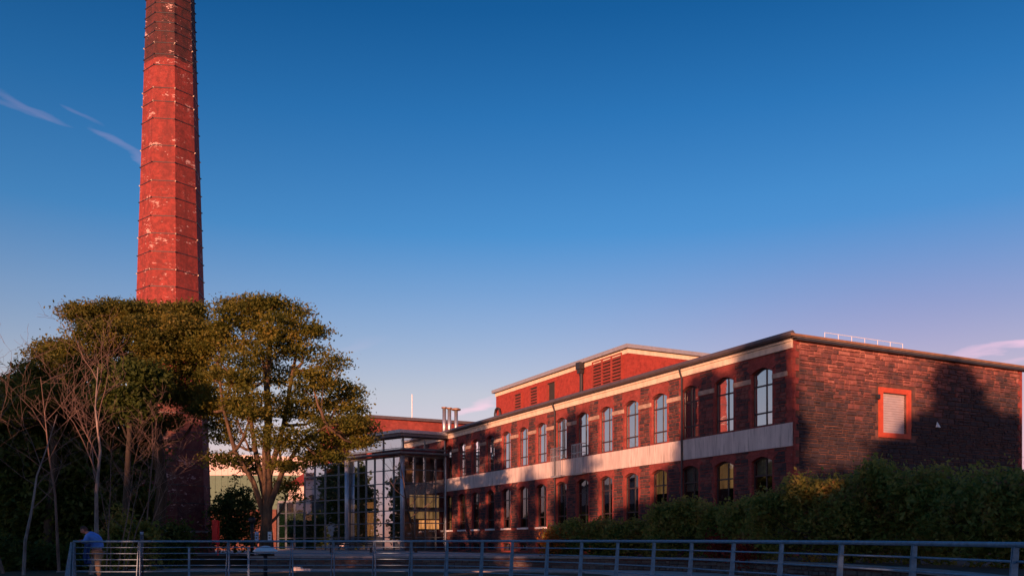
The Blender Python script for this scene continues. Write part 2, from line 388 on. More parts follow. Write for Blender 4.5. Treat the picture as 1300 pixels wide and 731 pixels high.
# the line of the low stone wall: plan points, front face
WL = [at(318, 0, 42.2), at(420, 0, 42), at(520, 0, 42), at(620, 0, 41.8), at(700, 0, 41.2), at(780, 0, 40), at(850, 0, 38.2), at(910, 0, 35.5), at(960, 0, 31.8), at(1000, 0, 28.4), at(1060, 0, 25.4), at(1120, 0, 22.6), at(1180, 0, 19.6), at(1225, 0, 17.3), at(1262, 0, 15.2)]
WL = [Vector((p.x, p.y)) for p in WL]
def offs(line, d):
    o = []
    for i, p in enumerate(line):
        t = (line[min(i + 1, len(line) - 1)] - line[max(i - 1, 0)]).normalized(); o.append(p + Vector((-t.y, t.x)) * d)
    return o
TZ = .55
back = offs(WL, .42)
tag(sheet('terrace', [p for p in back] + [Vector((60, 15.2)), Vector((60, 120)), Vector((-70, 120)), Vector((-70, 46)), Vector((-14, 46))], TZ, 'earth'), kind='structure')
tb = MB(); tb.obox((-70, 46), (-12.2, 46), .04, 0, TZ - .004); tag(tb.build('terrace_bank', M['earth']), kind='structure')
# paved forecourt of the glass building on the terrace
sheet('forecourt', [Vector((-11, 43.4)), Vector((1, 42.6)), Vector((4, 43)), Vector((-8, 76)), Vector((-22, 90)), Vector((-34, 90))], TZ + .006, 'pave')
fr = offs(WL, -.05); ou = offs(WL, -5.6)
pp = MB()
PL = [at(120, 0, 41.5), at(200, 0, 41.9)]; PL = [Vector((p.x, p.y)) for p in PL] + fr; PO = offs(PL, -4.8)
for i in range(len(PL) - 1): pp.poly((*PO[i], .005), (*PO[i + 1], .005), (*PL[i + 1], .005), (*PL[i], .005))
tag(pp.build('footpath', M['pave']), kind='structure')
kb = MB()
for i in range(8):
    a, b = offs(PL, -4.88)[i], offs(PL, -4.88)[i + 1]; kb.obox(a, b, .07, 0, .05)
tag(kb.build('path_edging', M['coping']), kind='structure')
sheet('deck', [Vector((-16, 27.5)), Vector((-14, 31)), Vector((-8, 31)), Vector((-1, 29.5)), Vector((4, 25)), Vector((7, 17)), Vector((8, 5)), Vector((8, -6)), Vector((-10, -6)), Vector((-16, 10))], .009, 'coping')

lw = empty('low_stone_wall', (WL[4].x, WL[4].y, 0), 0, 'low dark rubble wall with flat coping curving round behind the railing', 'wall')
core = MB(); cum = 0; sv, sf = [], []; nsing = 0
for i in range(len(WL) - 1):
    a, b = WL[i], WL[i + 1]; d = (b - a); L = d.length; d = d / L; nrm = Vector((-d.y, d.x))
    core.obox(a + nrm * .2, b + nrm * .2, .18, 0, TZ - .06)
    st = lay(0, L, .01, TZ - .07, rg, hs=(.10, .17), ws=(.22, .5))
    k = (255 - nsing) if i >= 6 else 0; sing = set(range(min(len(st), max(0, k)))); nsing += len(sing)
    o = a + nrm * .03 - lw.location.xy
    fm = Matrix(((d.x, -d.y, 0, o.x), (d.y, d.x, 0, o.y), (0, 0, 1, 0), (0, 0, 0, 1)))
    V, Fc = place_stones(st, sing, lw, 'stone_grey', fm, .04); n = len(sv); sv += V; sf += [tuple(n + q for q in f) for f in Fc]
core.build('wall_core', M['mortar'], lw, True)
me = bpy.data.meshes.new('stonework'); me.from_pydata(sv, [], sf); link('stonework', me, M['stone_grey'], lw, kind='stuff')
for i in range(len(WL) - 1):
    a, b = WL[i], WL[i + 1]; L = (b - a).length; n = max(1, round(L / 1.1)); off = offs(WL, .16)
    for j in range(n):
        p, q = off[i].lerp(off[i + 1], j / n), off[i].lerp(off[i + 1], (j + 1) / n); dd = (q - p).normalized() * .006
        mb = MB(); mb.obox(p + dd, q - dd, .27, TZ - .058, TZ + .035 + rg.uniform(-.006, .006)); mb.build('coping_stone', M['coping'], lw, True)

# ------------------------------------------------------------------ the mill
U = Vector((-.454, .891)); Vd = Vector((.891, .454)); CO = Vector((12.75, 40.86))
MILLROT = math.atan2(-.891, .454)
mill = empty('mill_building', (CO.x, CO.y, 0), MILLROT, 'long two storey red brick and dark stone mill with pale band between storeys', 'building')
BAY = 2.7; NB = 15; ML = 15.02 * BAY; MW = 16.3; WALLTOP = 10.45
HWN = .70
wins = [-(.754 + i) * BAY for i in range(NB)]
LV = {'b': (.66, 1.16, .10), 'l': (2.32, 5.05, .22), 'u': (6.72, 9.25, .22)}
def arcz(zs, rise, t): return zs + rise * (1 - t * t)      # t in -1..1
fw = MB(); edges = [0.] + [x for c_ in wins for x in (c_ + HWN, c_ - HWN)] + [-ML]
for i in range(0, len(edges), 2): fw.poly((edges[i + 1], 0, 0), (edges[i], 0, 0), (edges[i], 0, WALLTOP), (edges[i + 1], 0, WALLTOP))
D = .26; NS = 8
for c_ in wins:
    for k in range(NS):
        t0, t1 = -1 + 2 * k / NS, -1 + 2 * (k + 1) / NS; xa, xb = c_ + t0 * HWN, c_ + t1 * HWN
        zb0 = zb1 = 0.
        for kk in 'blu':
            s0, sp_, ri = LV[kk]
            fw.poly((xa, 0, zb0), (xb, 0, zb1), (xb, 0, s0), (xa, 0, s0))
            za, zb = arcz(sp_, ri, t0), arcz(sp_, ri, t1)
            fw.poly((xa, 0, za), (xb, 0, zb), (xb, D, zb), (xa, D, za)); fw.poly((xa, 0, s0), (xb, 0, s0), (xb, D, s0), (xa, D, s0))
            zb0, zb1 = za, zb
        fw.poly((xa, 0, zb0), (xb, 0, zb1), (xb, 0, WALLTOP), (xa, 0, WALLTOP))
    for kk in 'blu':
        s0, sp_, ri = LV[kk]
        for x in (c_ - HWN, c_ + HWN): fw.poly((x, 0, s0), (x, D, s0), (x, D, sp_), (x, 0, sp_))
fw.build('front_wall', M['brick'], mill)
# gable wall with the shutter opening, and the hidden walls, floors
gw = MB(); GA, GB, GZ0, GZ1 = 5.73, 7.41, 6.52, 8.45
for (a, b, c0, c1) in ((0, GA, 0, WALLTOP), (GB, MW, 0, WALLTOP), (GA, GB, 0, GZ0), (GA, GB, GZ1, WALLTOP)): gw.poly((0, a, c0), (0, b, c0), (0, b, c1), (0, a, c1))
gw.poly((0, GA, GZ0), (0, GA, GZ1), (-D, GA, GZ1), (-D, GA, GZ0)); gw.poly((0, GB, GZ0), (0, GB, GZ1), (-D, GB, GZ1), (-D, GB, GZ0)); gw.poly((0, GA, GZ0), (0, GB, GZ0), (-D, GB, GZ0), (-D, GA, GZ0)); gw.poly((0, GA, GZ1), (0, GB, GZ1), (-D, GB, GZ1), (-D, GA, GZ1))
gw.build('gable_wall', M['mortar'], mill)
bw = MB(); bw.poly((0, MW, 0), (-ML, MW, 0), (-ML, MW, WALLTOP), (0, MW, WALLTOP)); bw.poly((-ML, MW, 0), (-ML, 0, 0), (-ML, 0, WALLTOP), (-ML, MW, WALLTOP)); bw.build('rear_wall', M['brick'], mill)
fl = MB()
for z in (1.4, 5.7): fl.box(-ML + .1, -.3, .5, MW - .2, z, z + .3)
fl.box(-ML + .1, -.3, 4.4, 4.5, .3, WALLTOP); fl.build('interior_floor', M['dark'], mill)
rf = MB(); rf.box(-ML - .05, .28, -.12, MW + .3, WALLTOP, WALLTOP + .14); roof = rf.build('roof', M['roof'], mill)
vt = MB(); vt.box(.282, .33, -.42, MW + .34, WALLTOP + .05, WALLTOP + .155); vt.build('verge_trim', M['rust_trim'], roof)
vt = MB(); vt.box(.0, .281, .0, MW + .3, WALLTOP - .10, WALLTOP - .004); vt.build('verge_soffit', M['dark_metal'], roof)
gt = MB(); gt.tube([(-ML, -.30, WALLTOP + .16), (.27, -.30, WALLTOP + .16)], .135, 10); gt.box(-ML, .27, -.20, -.125, WALLTOP - .02, WALLTOP + .19); gt.build('gutter', M['gutter'], mill, smooth=False)
cn_ = MB(); cn_.box(-ML, -.0, -.085, -.003, WALLTOP - .42, WALLTOP - .022); cn_.box(-ML, -.0, -.15, -.087, WALLTOP - .12, WALLTOP - .025); cn_.build('cornice', M['cream'], mill)
# grey band in two joined lengths with an open joint at the rainwater pipe
PIPES = [-7.95, -21.55]
for a, b in ((PIPES[0] + .03, .0), (PIPES[1] + .03, PIPES[0] - .03), (-ML, PIPES[1] - .03)):
    mb = MB(); mb.box(a, b, -.07, -.004, 5.60, 6.66); mb.build('render_band', M['render'], mill)
# string course, cut at each window and its brick dressing
sx = [(wins[0] + HWN + .03, -.34)] + [(wins[i + 1] + HWN + .03, wins[i] - HWN - .03) for i in range(NB - 1)]
for a, b in sx:
    mb = MB(); mb.box(a, b, -.055, -.004, 8.82, 9.05); mb.build('string_course', M['string'], mill)
# brick arches, sills, windows with panes
def archring(c_, zs, rise):
    mb = MB(); n = 10
    for k in range(n):
        t0, t1 = -1 + 2 * k / n, -1 + 2 * (k + 1) / n
        def P(t, e, y):
            zz = arcz(zs, rise, t); return (c_ + t * (HWN + e * 1.1), y, zz + e + (0 if e == 0 else -.04 * abs(t)))
        mb.poly(P(t0, 0, -.03), P(t1, 0, -.03), P(t1, .36, -.03), P(t0, .36, -.03)); mb.poly(P(t0, .36, -.03), P(t1, .36, -.03), P(t1, .36, .0), P(t0, .36, .0)); mb.poly(P(t0, 0, .0), P(t1, 0, .0), P(t1, 0, -.03), P(t0, 0, -.03))
    for t in (-1, 1): mb.poly(P(t, 0, 0), P(t, .36, 0), P(t, .36, -.03), P(t, 0, -.03))
    return mb.build('window_arch', M['brick'], mill)
def make_window(c_, kk, idx):
    s0, sp_, ri = LV[kk]; h = sp_ + ri - s0; glass = 'glass' if kk == 'u' else 'glass_dark'
    f = MB(); y0, y1 = .15, .22; bw_ = .06
    f.box(c_ - HWN + .004, c_ - HWN + bw_, y0, y1, s0 + .004, sp_); f.box(c_ + HWN - bw_, c_ + HWN - .004, y0, y1, s0 + .004, sp_); f.box(c_ - HWN + bw_, c_ + HWN - bw_, y0, y1, s0 + .004, s0 + .07)
    for k in range(NS):
        t0, t1 = -1 + 2 * k / NS, -1 + 2 * (k + 1) / NS; xa, xb = c_ + t0 * (HWN - .004), c_ + t1 * (HWN - .004); za, zb = arcz(sp_, ri, t0) - .004, arcz(sp_, ri, t1) - .004
        f.poly((xa, y0, za - .07), (xb, y0, zb - .07), (xb, y0, zb), (xa, y0, za)); f.poly((xa, y0, za - .07), (xb, y0, zb - .07), (xb, y1, zb - .07), (xa, y1, za - .07))
    panes = []
    if kk == 'b':
        f.box(c_ - .025, c_ + .025, y0 + .002, y1, s0 + .07, sp_ + ri - .08); cols, rows = [(c_ - HWN + .05, c_ - .02), (c_ + .02, c_ + HWN - .05)], [(s0 + .06, 'top')]
    else:
        mx = c_ + .16; r1, r2 = s0 + h * .23, s0 + h * .70
        f.box(mx - .03, mx + .03, y0 + .002, y1, s0 + .07, sp_ + ri - .10)
        for r_ in (r1, r2): f.box(c_ - HWN + bw_, c_ + HWN - bw_, y0 - .006, y1 - .002, r_ - .035, r_ + .035)
        cols = [(c_ - HWN + .05, mx - .02), (mx + .02, c_ + HWN - .05)]; rows = [(s0 + .06, r1 - .03), (r1 + .03, r2 - .03), (r2 + .03, 'top')]
    w_ = f.build('window', M['frame'], mill)
    for (a, b) in cols:
        for (c0, c1) in rows:
            p = MB(); tl = rg.uniform(-.004, .004)
            if c1 == 'top':
                xs = [a + (b - a) * q / 4 for q in range(5)]; top = [(x, .185 + tl, arcz(sp_, ri, (x - c_) / HWN) - .05) for x in xs]
                p.poly((a, .185 - tl, c0), (b, .185 - tl, c0), *top[::-1])
            else: p.poly((a, .185 - tl, c0), (b, .185 - tl, c0), (b, .185 + tl, c1), (a, .185 + tl, c1))
            p.build('pane', M[glass], w_)
    if kk == 'u':
        # drawn curtains of uneven width behind the upper windows
        rr = random.Random(idx * 7 + 1)
        for side in (0, 1):
            wd = rr.choice((.25, .45, .62, .0, .5)); 
            if wd == 0: continue
            x = c_ - HWN + .02 if side == 0 else c_ + HWN - .02 - wd
            q = MB(); n = 8; prev = None
            for j in range(n + 1):
                xx = x + wd * j / n; yy = .38 + (.035 if j % 2 else -.035)
                if prev: q.poly((prev[0], prev[1], s0 - .05), (xx, yy, s0 - .05), (xx, yy, sp_ + ri), (prev[0], prev[1], sp_ + ri))
                prev = (xx, yy)
            q.build('curtain', M['curtain'], w_)
    elif kk == 'l' and idx in (0, 1, 2, 3, 5, 9, 10, 12):
        q = MB(); zz = s0 + h * random.Random(idx).choice((.55, .7, .62)); q.poly((c_ - HWN, .34, zz), (c_ + HWN, .34, zz), (c_ + HWN, .34, sp_ + ri), (c_ - HWN, .34, sp_ + ri)); q.build('blind', M['lit_soft'] if idx in (1, 3) else M['curtain'], w_)
    if kk == 'l':
        sl = MB(); sl.box(c_ - HWN - .08, c_ + HWN + .08, -.10, .14, s0 - .13, s0 - .005); sl.build('window_sill', M['white'], mill)
for i, c_ in enumerate(wins):
    for kk in 'blu':
        make_window(c_, kk, i)
        archring(c_, LV[kk][1], LV[kk][2]) if kk != 'b' else None
# stones of the front: panels between the brick dressings
fs = []
piers = [(wins[0] + HWN + .13, -.42)] + [(wins[i + 1] + HWN + .13, wins[i] - HWN - .13) for i in range(NB - 1)]
for pi_, (a, b) in enumerate(piers):
    for z0, z1 in ((2.3, 5.59), (6.67, 8.79), (9.07, 10.02)):
        for s_ in lay(a, b, z0, z1, rg, ws=(.22, .5), tooth=.09): fs.append((pi_, s_))
low = [(99, s_) for s_ in lay(-ML + .1, -.42, 1.42, 2.17, rg) ] + [(99, s_) for (a, b) in piers for s_ in lay(a, b, .5, 1.40, rg)]
fs += low
order = [s_ for _, s_ in fs]; sing = set(i for i, (p, s_) in enumerate(fs) if p < 3 and s_[2] > 6.6); sing = set(sorted(sing)[:110])
frame = Matrix.Identity(4)
V1, F1 = place_stones(order, sing, mill, 'stone_dark', frame, .030)
# stones of the gable
def gkeep(x0, x1, z0, z1): return not (x1 > GA - .30 and x0 < GB + .30 and z1 > GZ0 - .26 and z0 < GZ1 + .26)
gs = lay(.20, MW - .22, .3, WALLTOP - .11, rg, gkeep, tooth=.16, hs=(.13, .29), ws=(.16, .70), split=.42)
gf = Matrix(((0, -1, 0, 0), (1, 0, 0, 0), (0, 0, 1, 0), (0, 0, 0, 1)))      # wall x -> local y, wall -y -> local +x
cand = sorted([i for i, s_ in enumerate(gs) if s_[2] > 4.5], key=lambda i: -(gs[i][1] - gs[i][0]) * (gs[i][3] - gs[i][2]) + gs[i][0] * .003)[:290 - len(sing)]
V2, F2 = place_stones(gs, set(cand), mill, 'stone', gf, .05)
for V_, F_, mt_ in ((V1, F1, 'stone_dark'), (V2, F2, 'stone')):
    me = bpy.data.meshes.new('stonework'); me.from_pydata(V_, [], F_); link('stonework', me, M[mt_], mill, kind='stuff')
# toothed brick quoins, corner and far end of the gable
def quoin(pts, name='quoin'):
    mb = MB()
    for q in pts: mb.box(*q)
    mb.build(name, M['brick'], mill)
z = .3; k = 0; qa, qb, qc = [], [], []
while z < WALLTOP - .12:
    w = .30 if k % 2 else .10
    qa.append((.002, .055, -.0, w, z, z + .292)); qb.append((.002, .055, MW - w, MW, z, z + .292)); qc.append((-w - .05, .0, -.035, -.002, z, z + .292)); z += .3; k += 1
for L in (qa, qb, qc):
    for q in L: quoin([q])
# shutter on the gable
sh = MB(); e = .27
for q in ((.002, .07, GA - e, GA, GZ0 - .24, GZ1 + .24), (.002, .07, GB, GB + e, GZ0 - .24, GZ1 + .24), (.002, .068, GA + .001, GB - .001, GZ1, GZ1 + .24), (.002, .068, GA + .001, GB - .001, GZ0 - .24, GZ0)): sh.box(*q)
shw = sh.build('shutter_surround', M['orange_paint'], mill)
nsl = 16
for k in range(nsl):
    z0 = GZ0 + .01 + k * (GZ1 - GZ0 - .02) / nsl; z1 = z0 + (GZ1 - GZ0 - .02) / nsl - .012
    mb = MB(); mb.poly((-.10, GA + .02, z0), (-.10, GB - .02, z0), (-.13, GB - .02, z1), (-.13, GA + .02, z1)); mb.poly((-.13, GA + .02, z1), (-.13, GB - .02, z1), (-.10, GB - .02, z1 + .012), (-.10, GA + .02, z1 + .012)); mb.build('slat', M['shutter'], shw)
mb = MB(); mb.box(.08, .20, GA - .55, GA - .35, GZ1 - .35, GZ1 - .15); mb.box(.05, .09, GA - .47, GA - .43, GZ1 - .3, GZ1 - .2); mb.build('wall_lamp', M['dark_metal'], mill)
mb = MB(); mb.v += [(.09, 9.42, 6.98), (.09, 9.70, 6.96), (.09, 9.52, 7.26), (.2, 9.46, 6.98), (.2, 9.66, 6.97), (.14, 9.53, 7.2)]; mb.f += [(0, 1, 2), (3, 5, 4), (0, 3, 4, 1), (1, 4, 5, 2), (2, 5, 3, 0)]; mb.build('alarm_box', M['white'], mill)
# rainwater pipes with swan necks
for x in PIPES + [-ML + .12]:
    mb = MB(); zt = WALLTOP + .05
    mb.tube([(x, -.30, zt), (x, -.30, zt - .15), (x - .02, -.22, zt - .34), (x, -.14, zt - .55), (x, -.14, 1.0)], .05, 8); mb.build('rainwater_pipe', M['dark_metal'] if x > -30 else M['steel'], mill)
# galvanised balcony guards before two of the upper windows
for idx in (6, 7):
    c_ = wins[idx]; mb = MB()
    for zz in (5.62, 6.9, 7.45): mb.tube([(c_ - .62, -.10, zz), (c_ - .62, -.42, zz), (c_ + .62, -.42, zz), (c_ + .62, -.10, zz)], .025, 6)
    gd = mb.build('balcony_guard', M['galv'], mill)
    for k in range(8):
        b = MB(); x = c_ - .62 + 1.24 * k / 7; b.tube([(x, -.42, 5.5), (x, -.42, 7.45)], .018, 5); b.build('bar', M['galv'], gd)
    b = MB(); b.box(c_ - .6, c_ + .6, -.41, -.08, 5.55, 5.60); b.build('tread', M['galv'], gd)
# guard rail on the roof, along the gable
rr = MB()
for yy0, yy1 in ((3.2, 8.6),):
    for z_ in (.42, .78): rr.tube([(-1.2, yy0, WALLTOP + .12 + z_ * .95), (-1.2, yy1, WALLTOP + .12 + z_ * .95)], .014, 6)
rg_o = rr.build('roof_guard_rail', M['white'], mill)
for k in range(7):
    y_ = 3.2 + 5.4 * k / 6; b = MB(); b.tube([(-1.2, y_, WALLTOP + .12), (-1.2, y_, WALLTOP + .87)], .014, 6); b.build('guard_post', M['white'], rg_o)
# mill penthouse
PX0, PX1, PY0, PY1, PZ = -41.0, -20.5, 5.0, 14.5, 14.45
ph = MB(); ph.box(PX0, PX1, PY0, PY1, WALLTOP + .142, PZ); pho = ph.build('penthouse', M['brick_bright'], mill)
mb = MB(); mb.box(PX0 - .06, PX1 + .06, PY0 - .06, PY1 + .06, PZ - .32, PZ - .02); mb.build('fascia_band', M['cream'], pho)
mb = MB(); mb.box(PX0 - .3, PX1 + .3, PY0 - .3, PY1 + .3, PZ + .0, PZ + .26); mb.build('roof_edge', M['fascia'], pho)
mb = MB(); mb.box(PX0 - .2, PX1 + .2, PY0 - .2, PY1 + .2, PZ - .018, PZ - .002); mb.build('shadow_gap', M['dark_metal'], pho)
def local_a(px, w):        # distance along the mill at wall plane y=w seen at photo column px
    P = CO + Vd * w; r = (px - CX) / F; return (P.x - r * P.y) / (-U.x + r * U.y)
def local_z(px, py, w): 
    a = local_a(px, w); P = CO + Vd * w + U * a; return EYE + (HY - py) / F * P.y
def louvre(pxa, pxb, pytop, panels, door=False):
    a1, a0 = -local_a(pxa, PY0), -local_a(pxb, PY0); x0, x1 = min(a0, a1), max(a0, a1)
    zt = local_z((pxa + pxb) / 2, pytop, PY0); zb = WALLTOP + .3
    f = MB(); f.box(x0, x1, PY0 - .03, PY0 - .002, zb, zt); lo = f.build('louvre', M['dark'], pho)
    f = MB(); t = .07
    f.box(x0 - t, x0, PY0 - .14, PY0 - .003, zb, zt); f.box(x1, x1 + t, PY0 - .14, PY0 - .003, zb, zt); f.box(x0 - t, x1 + t, PY0 - .142, PY0 - .003, zt, zt + t)
    for k in range(1, panels):
        xx = x0 + (x1 - x0) * k / panels; f.box(xx - .06, xx + .06, PY0 - .139, PY0 - .031, zb, zt)
    f.build('louvre_frame', M['louvre'], lo)
    if door:
        b = MB(); b.box(x0 + .1, x0 + .2, PY0 - .1, PY0 - .031, zb, zt - .1); b.tube([(x0 + .5, PY0 - .08, zb + 1.2), (x0 + .9, PY0 - .08, zb + 1.2)], .03, 6); b.build('door_leaf', M['louvre'], lo); return
    ns = max(6, int((zt - zb) / .23))
    for k in range(panels):
        xa, xb = x0 + (x1 - x0) * k / panels + .065, x0 + (x1 - x0) * (k + 1) / panels - .065
        if panels == 1: xa, xb = x0 + .01, x1 - .01
        for j in range(ns):
            z0 = zb + (zt - zb) * j / ns; b = MB(); b.poly((xa, PY0 - .13, z0), (xb, PY0 - .13, z0), (xb, PY0 - .04, z0 + .13), (xa, PY0 - .04, z0 + .13)); b.poly((xa, PY0 - .13, z0), (xb, PY0 - .13, z0), (xb, PY0 - .13, z0 - .03), (xa, PY0 - .13, z0 - .03)); b.build('slat', M['louvre'], lo)
louvre(654.6, 662.8, 500.5, 1); louvre(674.6, 683.4, 492, 1); louvre(696, 706, 485.7, 1, True); louvre(754, 790, 455, 3)
xp = -local_a(740.5, PY0)
mb = MB(); mb.tube([(xp, PY0 - .18, WALLTOP + .2), (xp, PY0 - .18, PZ - .35)], .13, 8); mb.box(xp - .28, xp + .28, PY0 - .5, PY0 - .07, PZ - .45, PZ + .05); mb.box(xp - .2, xp + .2, PY0 - .42, PY0 - .07, PZ - .75, PZ - .45); mb.build('hopper_pipe', M['dark_metal'], pho)
xq = -local_a(634, PY0)
mb = MB(); mb.tube([(xq - .5, PY0 - .2, WALLTOP + .2), (xq - .5, PY0 - .2, 12.6), (xq - .35, PY0 - .2, 12.95), (xq, PY0 - .2, 13.05), (xq + .35, PY0 - .2, 12.95), (xq + .5, PY0 - .2, 12.6), (xq + .5, PY0 - .2, WALLTOP + .2)], .09, 8); mb.build('vent_pipe', M['dark_metal'], pho)

# ------------------------------------------------------------------ chimney
CHX, CHY = gx(217, 62), 62.0
ch = empty('mill_chimney', (CHX, CHY, 0), 0, 'tall tapering octagonal red brick chimney with iron hoops and sooty dark top', 'chimney')
camdir = math.atan2(-CHY, -CHX)
def chr_(z): return 1.57 + (38.55 - z) * .0309
ANG = [camdir + R(8 + 45 * k) for k in range(8)]
mb = MB(); zs = [1.9, 12, 24, 36, 47]
for i, z0 in enumerate(zs):
    for a in ANG: mb.v.append((chr_(z0) * math.cos(a), chr_(z0) * math.sin(a), z0))
for i in range(len(zs) - 1):
    for k in range(8): a, b = i * 8 + k, i * 8 + (k + 1) % 8; mb.f.append((a, b, b + 8, a + 8))
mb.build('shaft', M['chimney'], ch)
def ring(z0, z1, dr0, dr1, name, mat):
    mb = MB()
    for z_, dr in ((z0, -.02), (z0, dr0), (z1, dr1), (z1, -.02)):
        for a in ANG: mb.v.append(((chr_(z_) + dr) * math.cos(a), (chr_(z_) + dr) * math.sin(a), z_))
    for i in range(3):
        for k in range(8): a, b = i * 8 + k, i * 8 + (k + 1) % 8; mb.f.append((a, b, b + 8, a + 8))
    return mb.build(name, mat, ch)
ring(-.1, 1.9, .22, .16, 'plinth', M['brick_brown']); ring(1.9, 2.05, .24, .2, 'plinth_band', M['coping'])
ring(46.2, 47.4, .35, .5, 'crown_band', M['dark']); ring(45.4, 45.7, .12, .12, 'crown_band', M['dark'])
hy = [374, 353, 331, 308.4, 286.7, 264, 243, 220, 199, 165.5, 144, 127, 98.5, 85, 70.6, 56, 45, 33, 20.5, 9.6]
hz = [EYE + (HY - y) / F * CHY for y in hy]; d = 1.2
z = hz[0] - d
while z > 3.2: hz.append(z); z -= d
z = max(hz) + .7
while z < 45: hz.append(z); z += .7
for z in hz:
    h = ring(z - .024, z + .024, .03, .03, 'iron_hoop', M['dark_metal'])
    mb = MB()
    for a in ANG:
        r_ = chr_(z) - .02; mb.tube([(r_ * math.cos(a), r_ * math.sin(a), z - .03), ((r_ + .09) * math.cos(a), (r_ + .09) * math.sin(a), z + .01)], .042, 5)
    mb.build('hoop_bolt', M['cream'] if 14 < z < 37 and random.random() < .2 else M['dark_metal'], h, kind='stuff')

# ------------------------------------------------------------------ glass building
GC = Vector((gx(512, 75), 75)); LD = Vector((-.738, .675))
gb = empty('glass_building', (GC.x, GC.y, 0), 0, 'glass walled entrance building with steel grid and white columns beside the mill', 'building')
GT = 10.55
def P(base, d, t): return Vector(base) + Vector(d) * t
def curtain(base, d, L, cols, rows, glassrow, out):
    """grid of mullions, transoms and separate panes on the plan line base + d*t"""
    nr = Vector((d[1], -d[0])); nr = nr if nr.dot(out) > 0 else -nr; base = Vector(base)
    def bxx(t0, t1, z0, z1, o0, o1, name, mat):
        mb = MB(); q = [base + d * t0 + nr * o0, base + d * t1 + nr * o0, base + d * t1 + nr * o1, base + d * t0 + nr * o1]
        n = 0; mb.v += [(p.x, p.y, z0) for p in q] + [(p.x, p.y, z1) for p in q]; mb.f += [(0, 3, 2, 1), (4, 5, 6, 7), (0, 1, 5, 4), (1, 2, 6, 5), (2, 3, 7, 6), (3, 0, 4, 7)]
        return mb.build(name, M[mat], gb, True)
    for t in cols: bxx(t - .045, t + .045, rows[0], rows[-1], -.05, .08, 'mullion', 'mullion')
    for z_ in rows: bxx(cols[0], cols[-1], z_ - .04, z_ + .04, -.04, .065, 'transom', 'mullion')
    for i in range(len(cols) - 1):
        for j in range(len(rows) - 1):
            mb = MB(); a, b = base + d * (cols[i] + .045), base + d * (cols[i + 1] - .045); w = rg.uniform(-.012, .012); nn = nr * w
            mb.poly((a.x, a.y, rows[j] + .04), (b.x, b.y, rows[j] + .04), (b.x + nn.x, b.y + nn.y, rows[j + 1] - .04), (a.x + nn.x, a.y + nn.y, rows[j + 1] - .04)); mb.build('pane', M[glassrow(i, j)], gb, True)
def tcol(px, base, d):
    r = (px - CX) / F; return (r * base[1] - base[0]) / (d[0] - r * d[1])
rowsA = [.62, 1.7, 2.9, 3.95, 5.1, 6.25, 7.35, 8.45]
cA = [tcol(p, GC, LD) for p in (512, 500, 487, 476, 465, 455, 444)]
curtain(GC, LD, 0, cA, rowsA, lambda i, j: 'glass_entry', Vector((-1, -1)))
cB = [tcol(p, GC, LD) for p in (443, 430, 413, 400, 387)]
curtain(GC, LD, 0, cB, [.62, 1.7, 2.9, 3.95, 5.1, 6.25, 7.35, 8.35], lambda i, j: 'glass_tower', Vector((-1, -1)))
cC = [tcol(p, GC, LD) for p in (386.5, 374, 363, 353)]
curtain(GC, LD, 0, cC, [.62, 1.7, 2.9, 4.1, 5.1], lambda i, j: 'glass_green' if j < 3 else 'glass_tower', Vector((-1, -1)))
cD = [.0, 1.0, 1.95, 2.9, 3.75]
curtain(GC, Vd, 0, cD, rowsA, lambda i, j: 'glass_tower', Vector((1, -1)))
# clerestory, walkway, roof
curtain(GC, LD, 0, [cA[0], cA[2], cA[4], cA[6]], [9.05, 10.0], lambda i, j: 'glass', Vector((-1, -1)))
curtain(GC, Vd, 0, [0, 1.9, 3.75], [9.05, 10.0], lambda i, j: 'glass', Vector((1, -1)))
eA = GC + LD * cA[-1]; eC = GC + LD * cC[-1]; eD = GC + Vd * 3.75; eB = GC + LD * cB[-1]
nL = Vector((-.675, -.738)); nR = Vector((.454, -.891))
def slab(pts, z0, z1, name, mat):
    mb = MB(); n = len(pts); mb.v = [(p.x, p.y, z0) for p in pts] + [(p.x, p.y, z1) for p in pts]; mb.f = [tuple(range(n))[::-1], tuple(range(n, 2 * n))] + [(i, (i + 1) % n, n + (i + 1) % n, n + i) for i in range(n)]
    return mb.build(name, M[mat], gb, True)
oc = GC + (nL + nR).normalized() * .9
slab([eA + nL * .6, oc, eD + nR * .0 + nR * .5, eD + Vector((-2, 7)), eA + Vector((1, 6))], 10.05, 10.3, 'roof', 'roof')
slab([eA + nL * .72, oc + (nL + nR).normalized() * .16, eD + nR * .62, eD + Vector((-2, 7)), eA + Vector((1, 6))], 10.304, 10.56, 'roof_fascia', 'fascia')
slab([eA + nL * .9, oc + (nL + nR).normalized() * .25, eD + nR * .8, eD - nR * .0 + nR * .06, GC + (nL + nR).normalized() * .15, eA + nL * .1], 8.62, 8.76, 'walkway', 'mullion')
slab([eA + nL * .9, oc + (nL + nR).normalized() * .25, eD + nR * .8, eD + nR * .72, oc + (nL + nR).normalized() * .17, eA + nL * .82], 9.0, 9.05, 'walkway_rail', 'mullion')
slab([eA, GC, eD, eD + Vector((-2, 6)), eA + Vector((1, 5))], 8.47, 8.6, 'upper_ceiling', 'floorslab')
for z_ in (4.05,):
    slab([eB - nL * .4, GC - (nL + nR).normalized() * .5, eD - nR * .4, eD + Vector((-3, 6)), eB + Vector((3, 6))], z_ - .12, z_ + .2, 'floor_slab', 'floorslab')
slab([eB - nL * .2, eB - nL * 6, eA - nL * 6, eA - nL * .2], 8.36, 8.5, 'wing_roof', 'fascia'); slab([eC + nL * .0, eC - nL * 5, eB - nL * 5, eB], 5.12, 5.3, 'low_wing_roof', 'fascia')
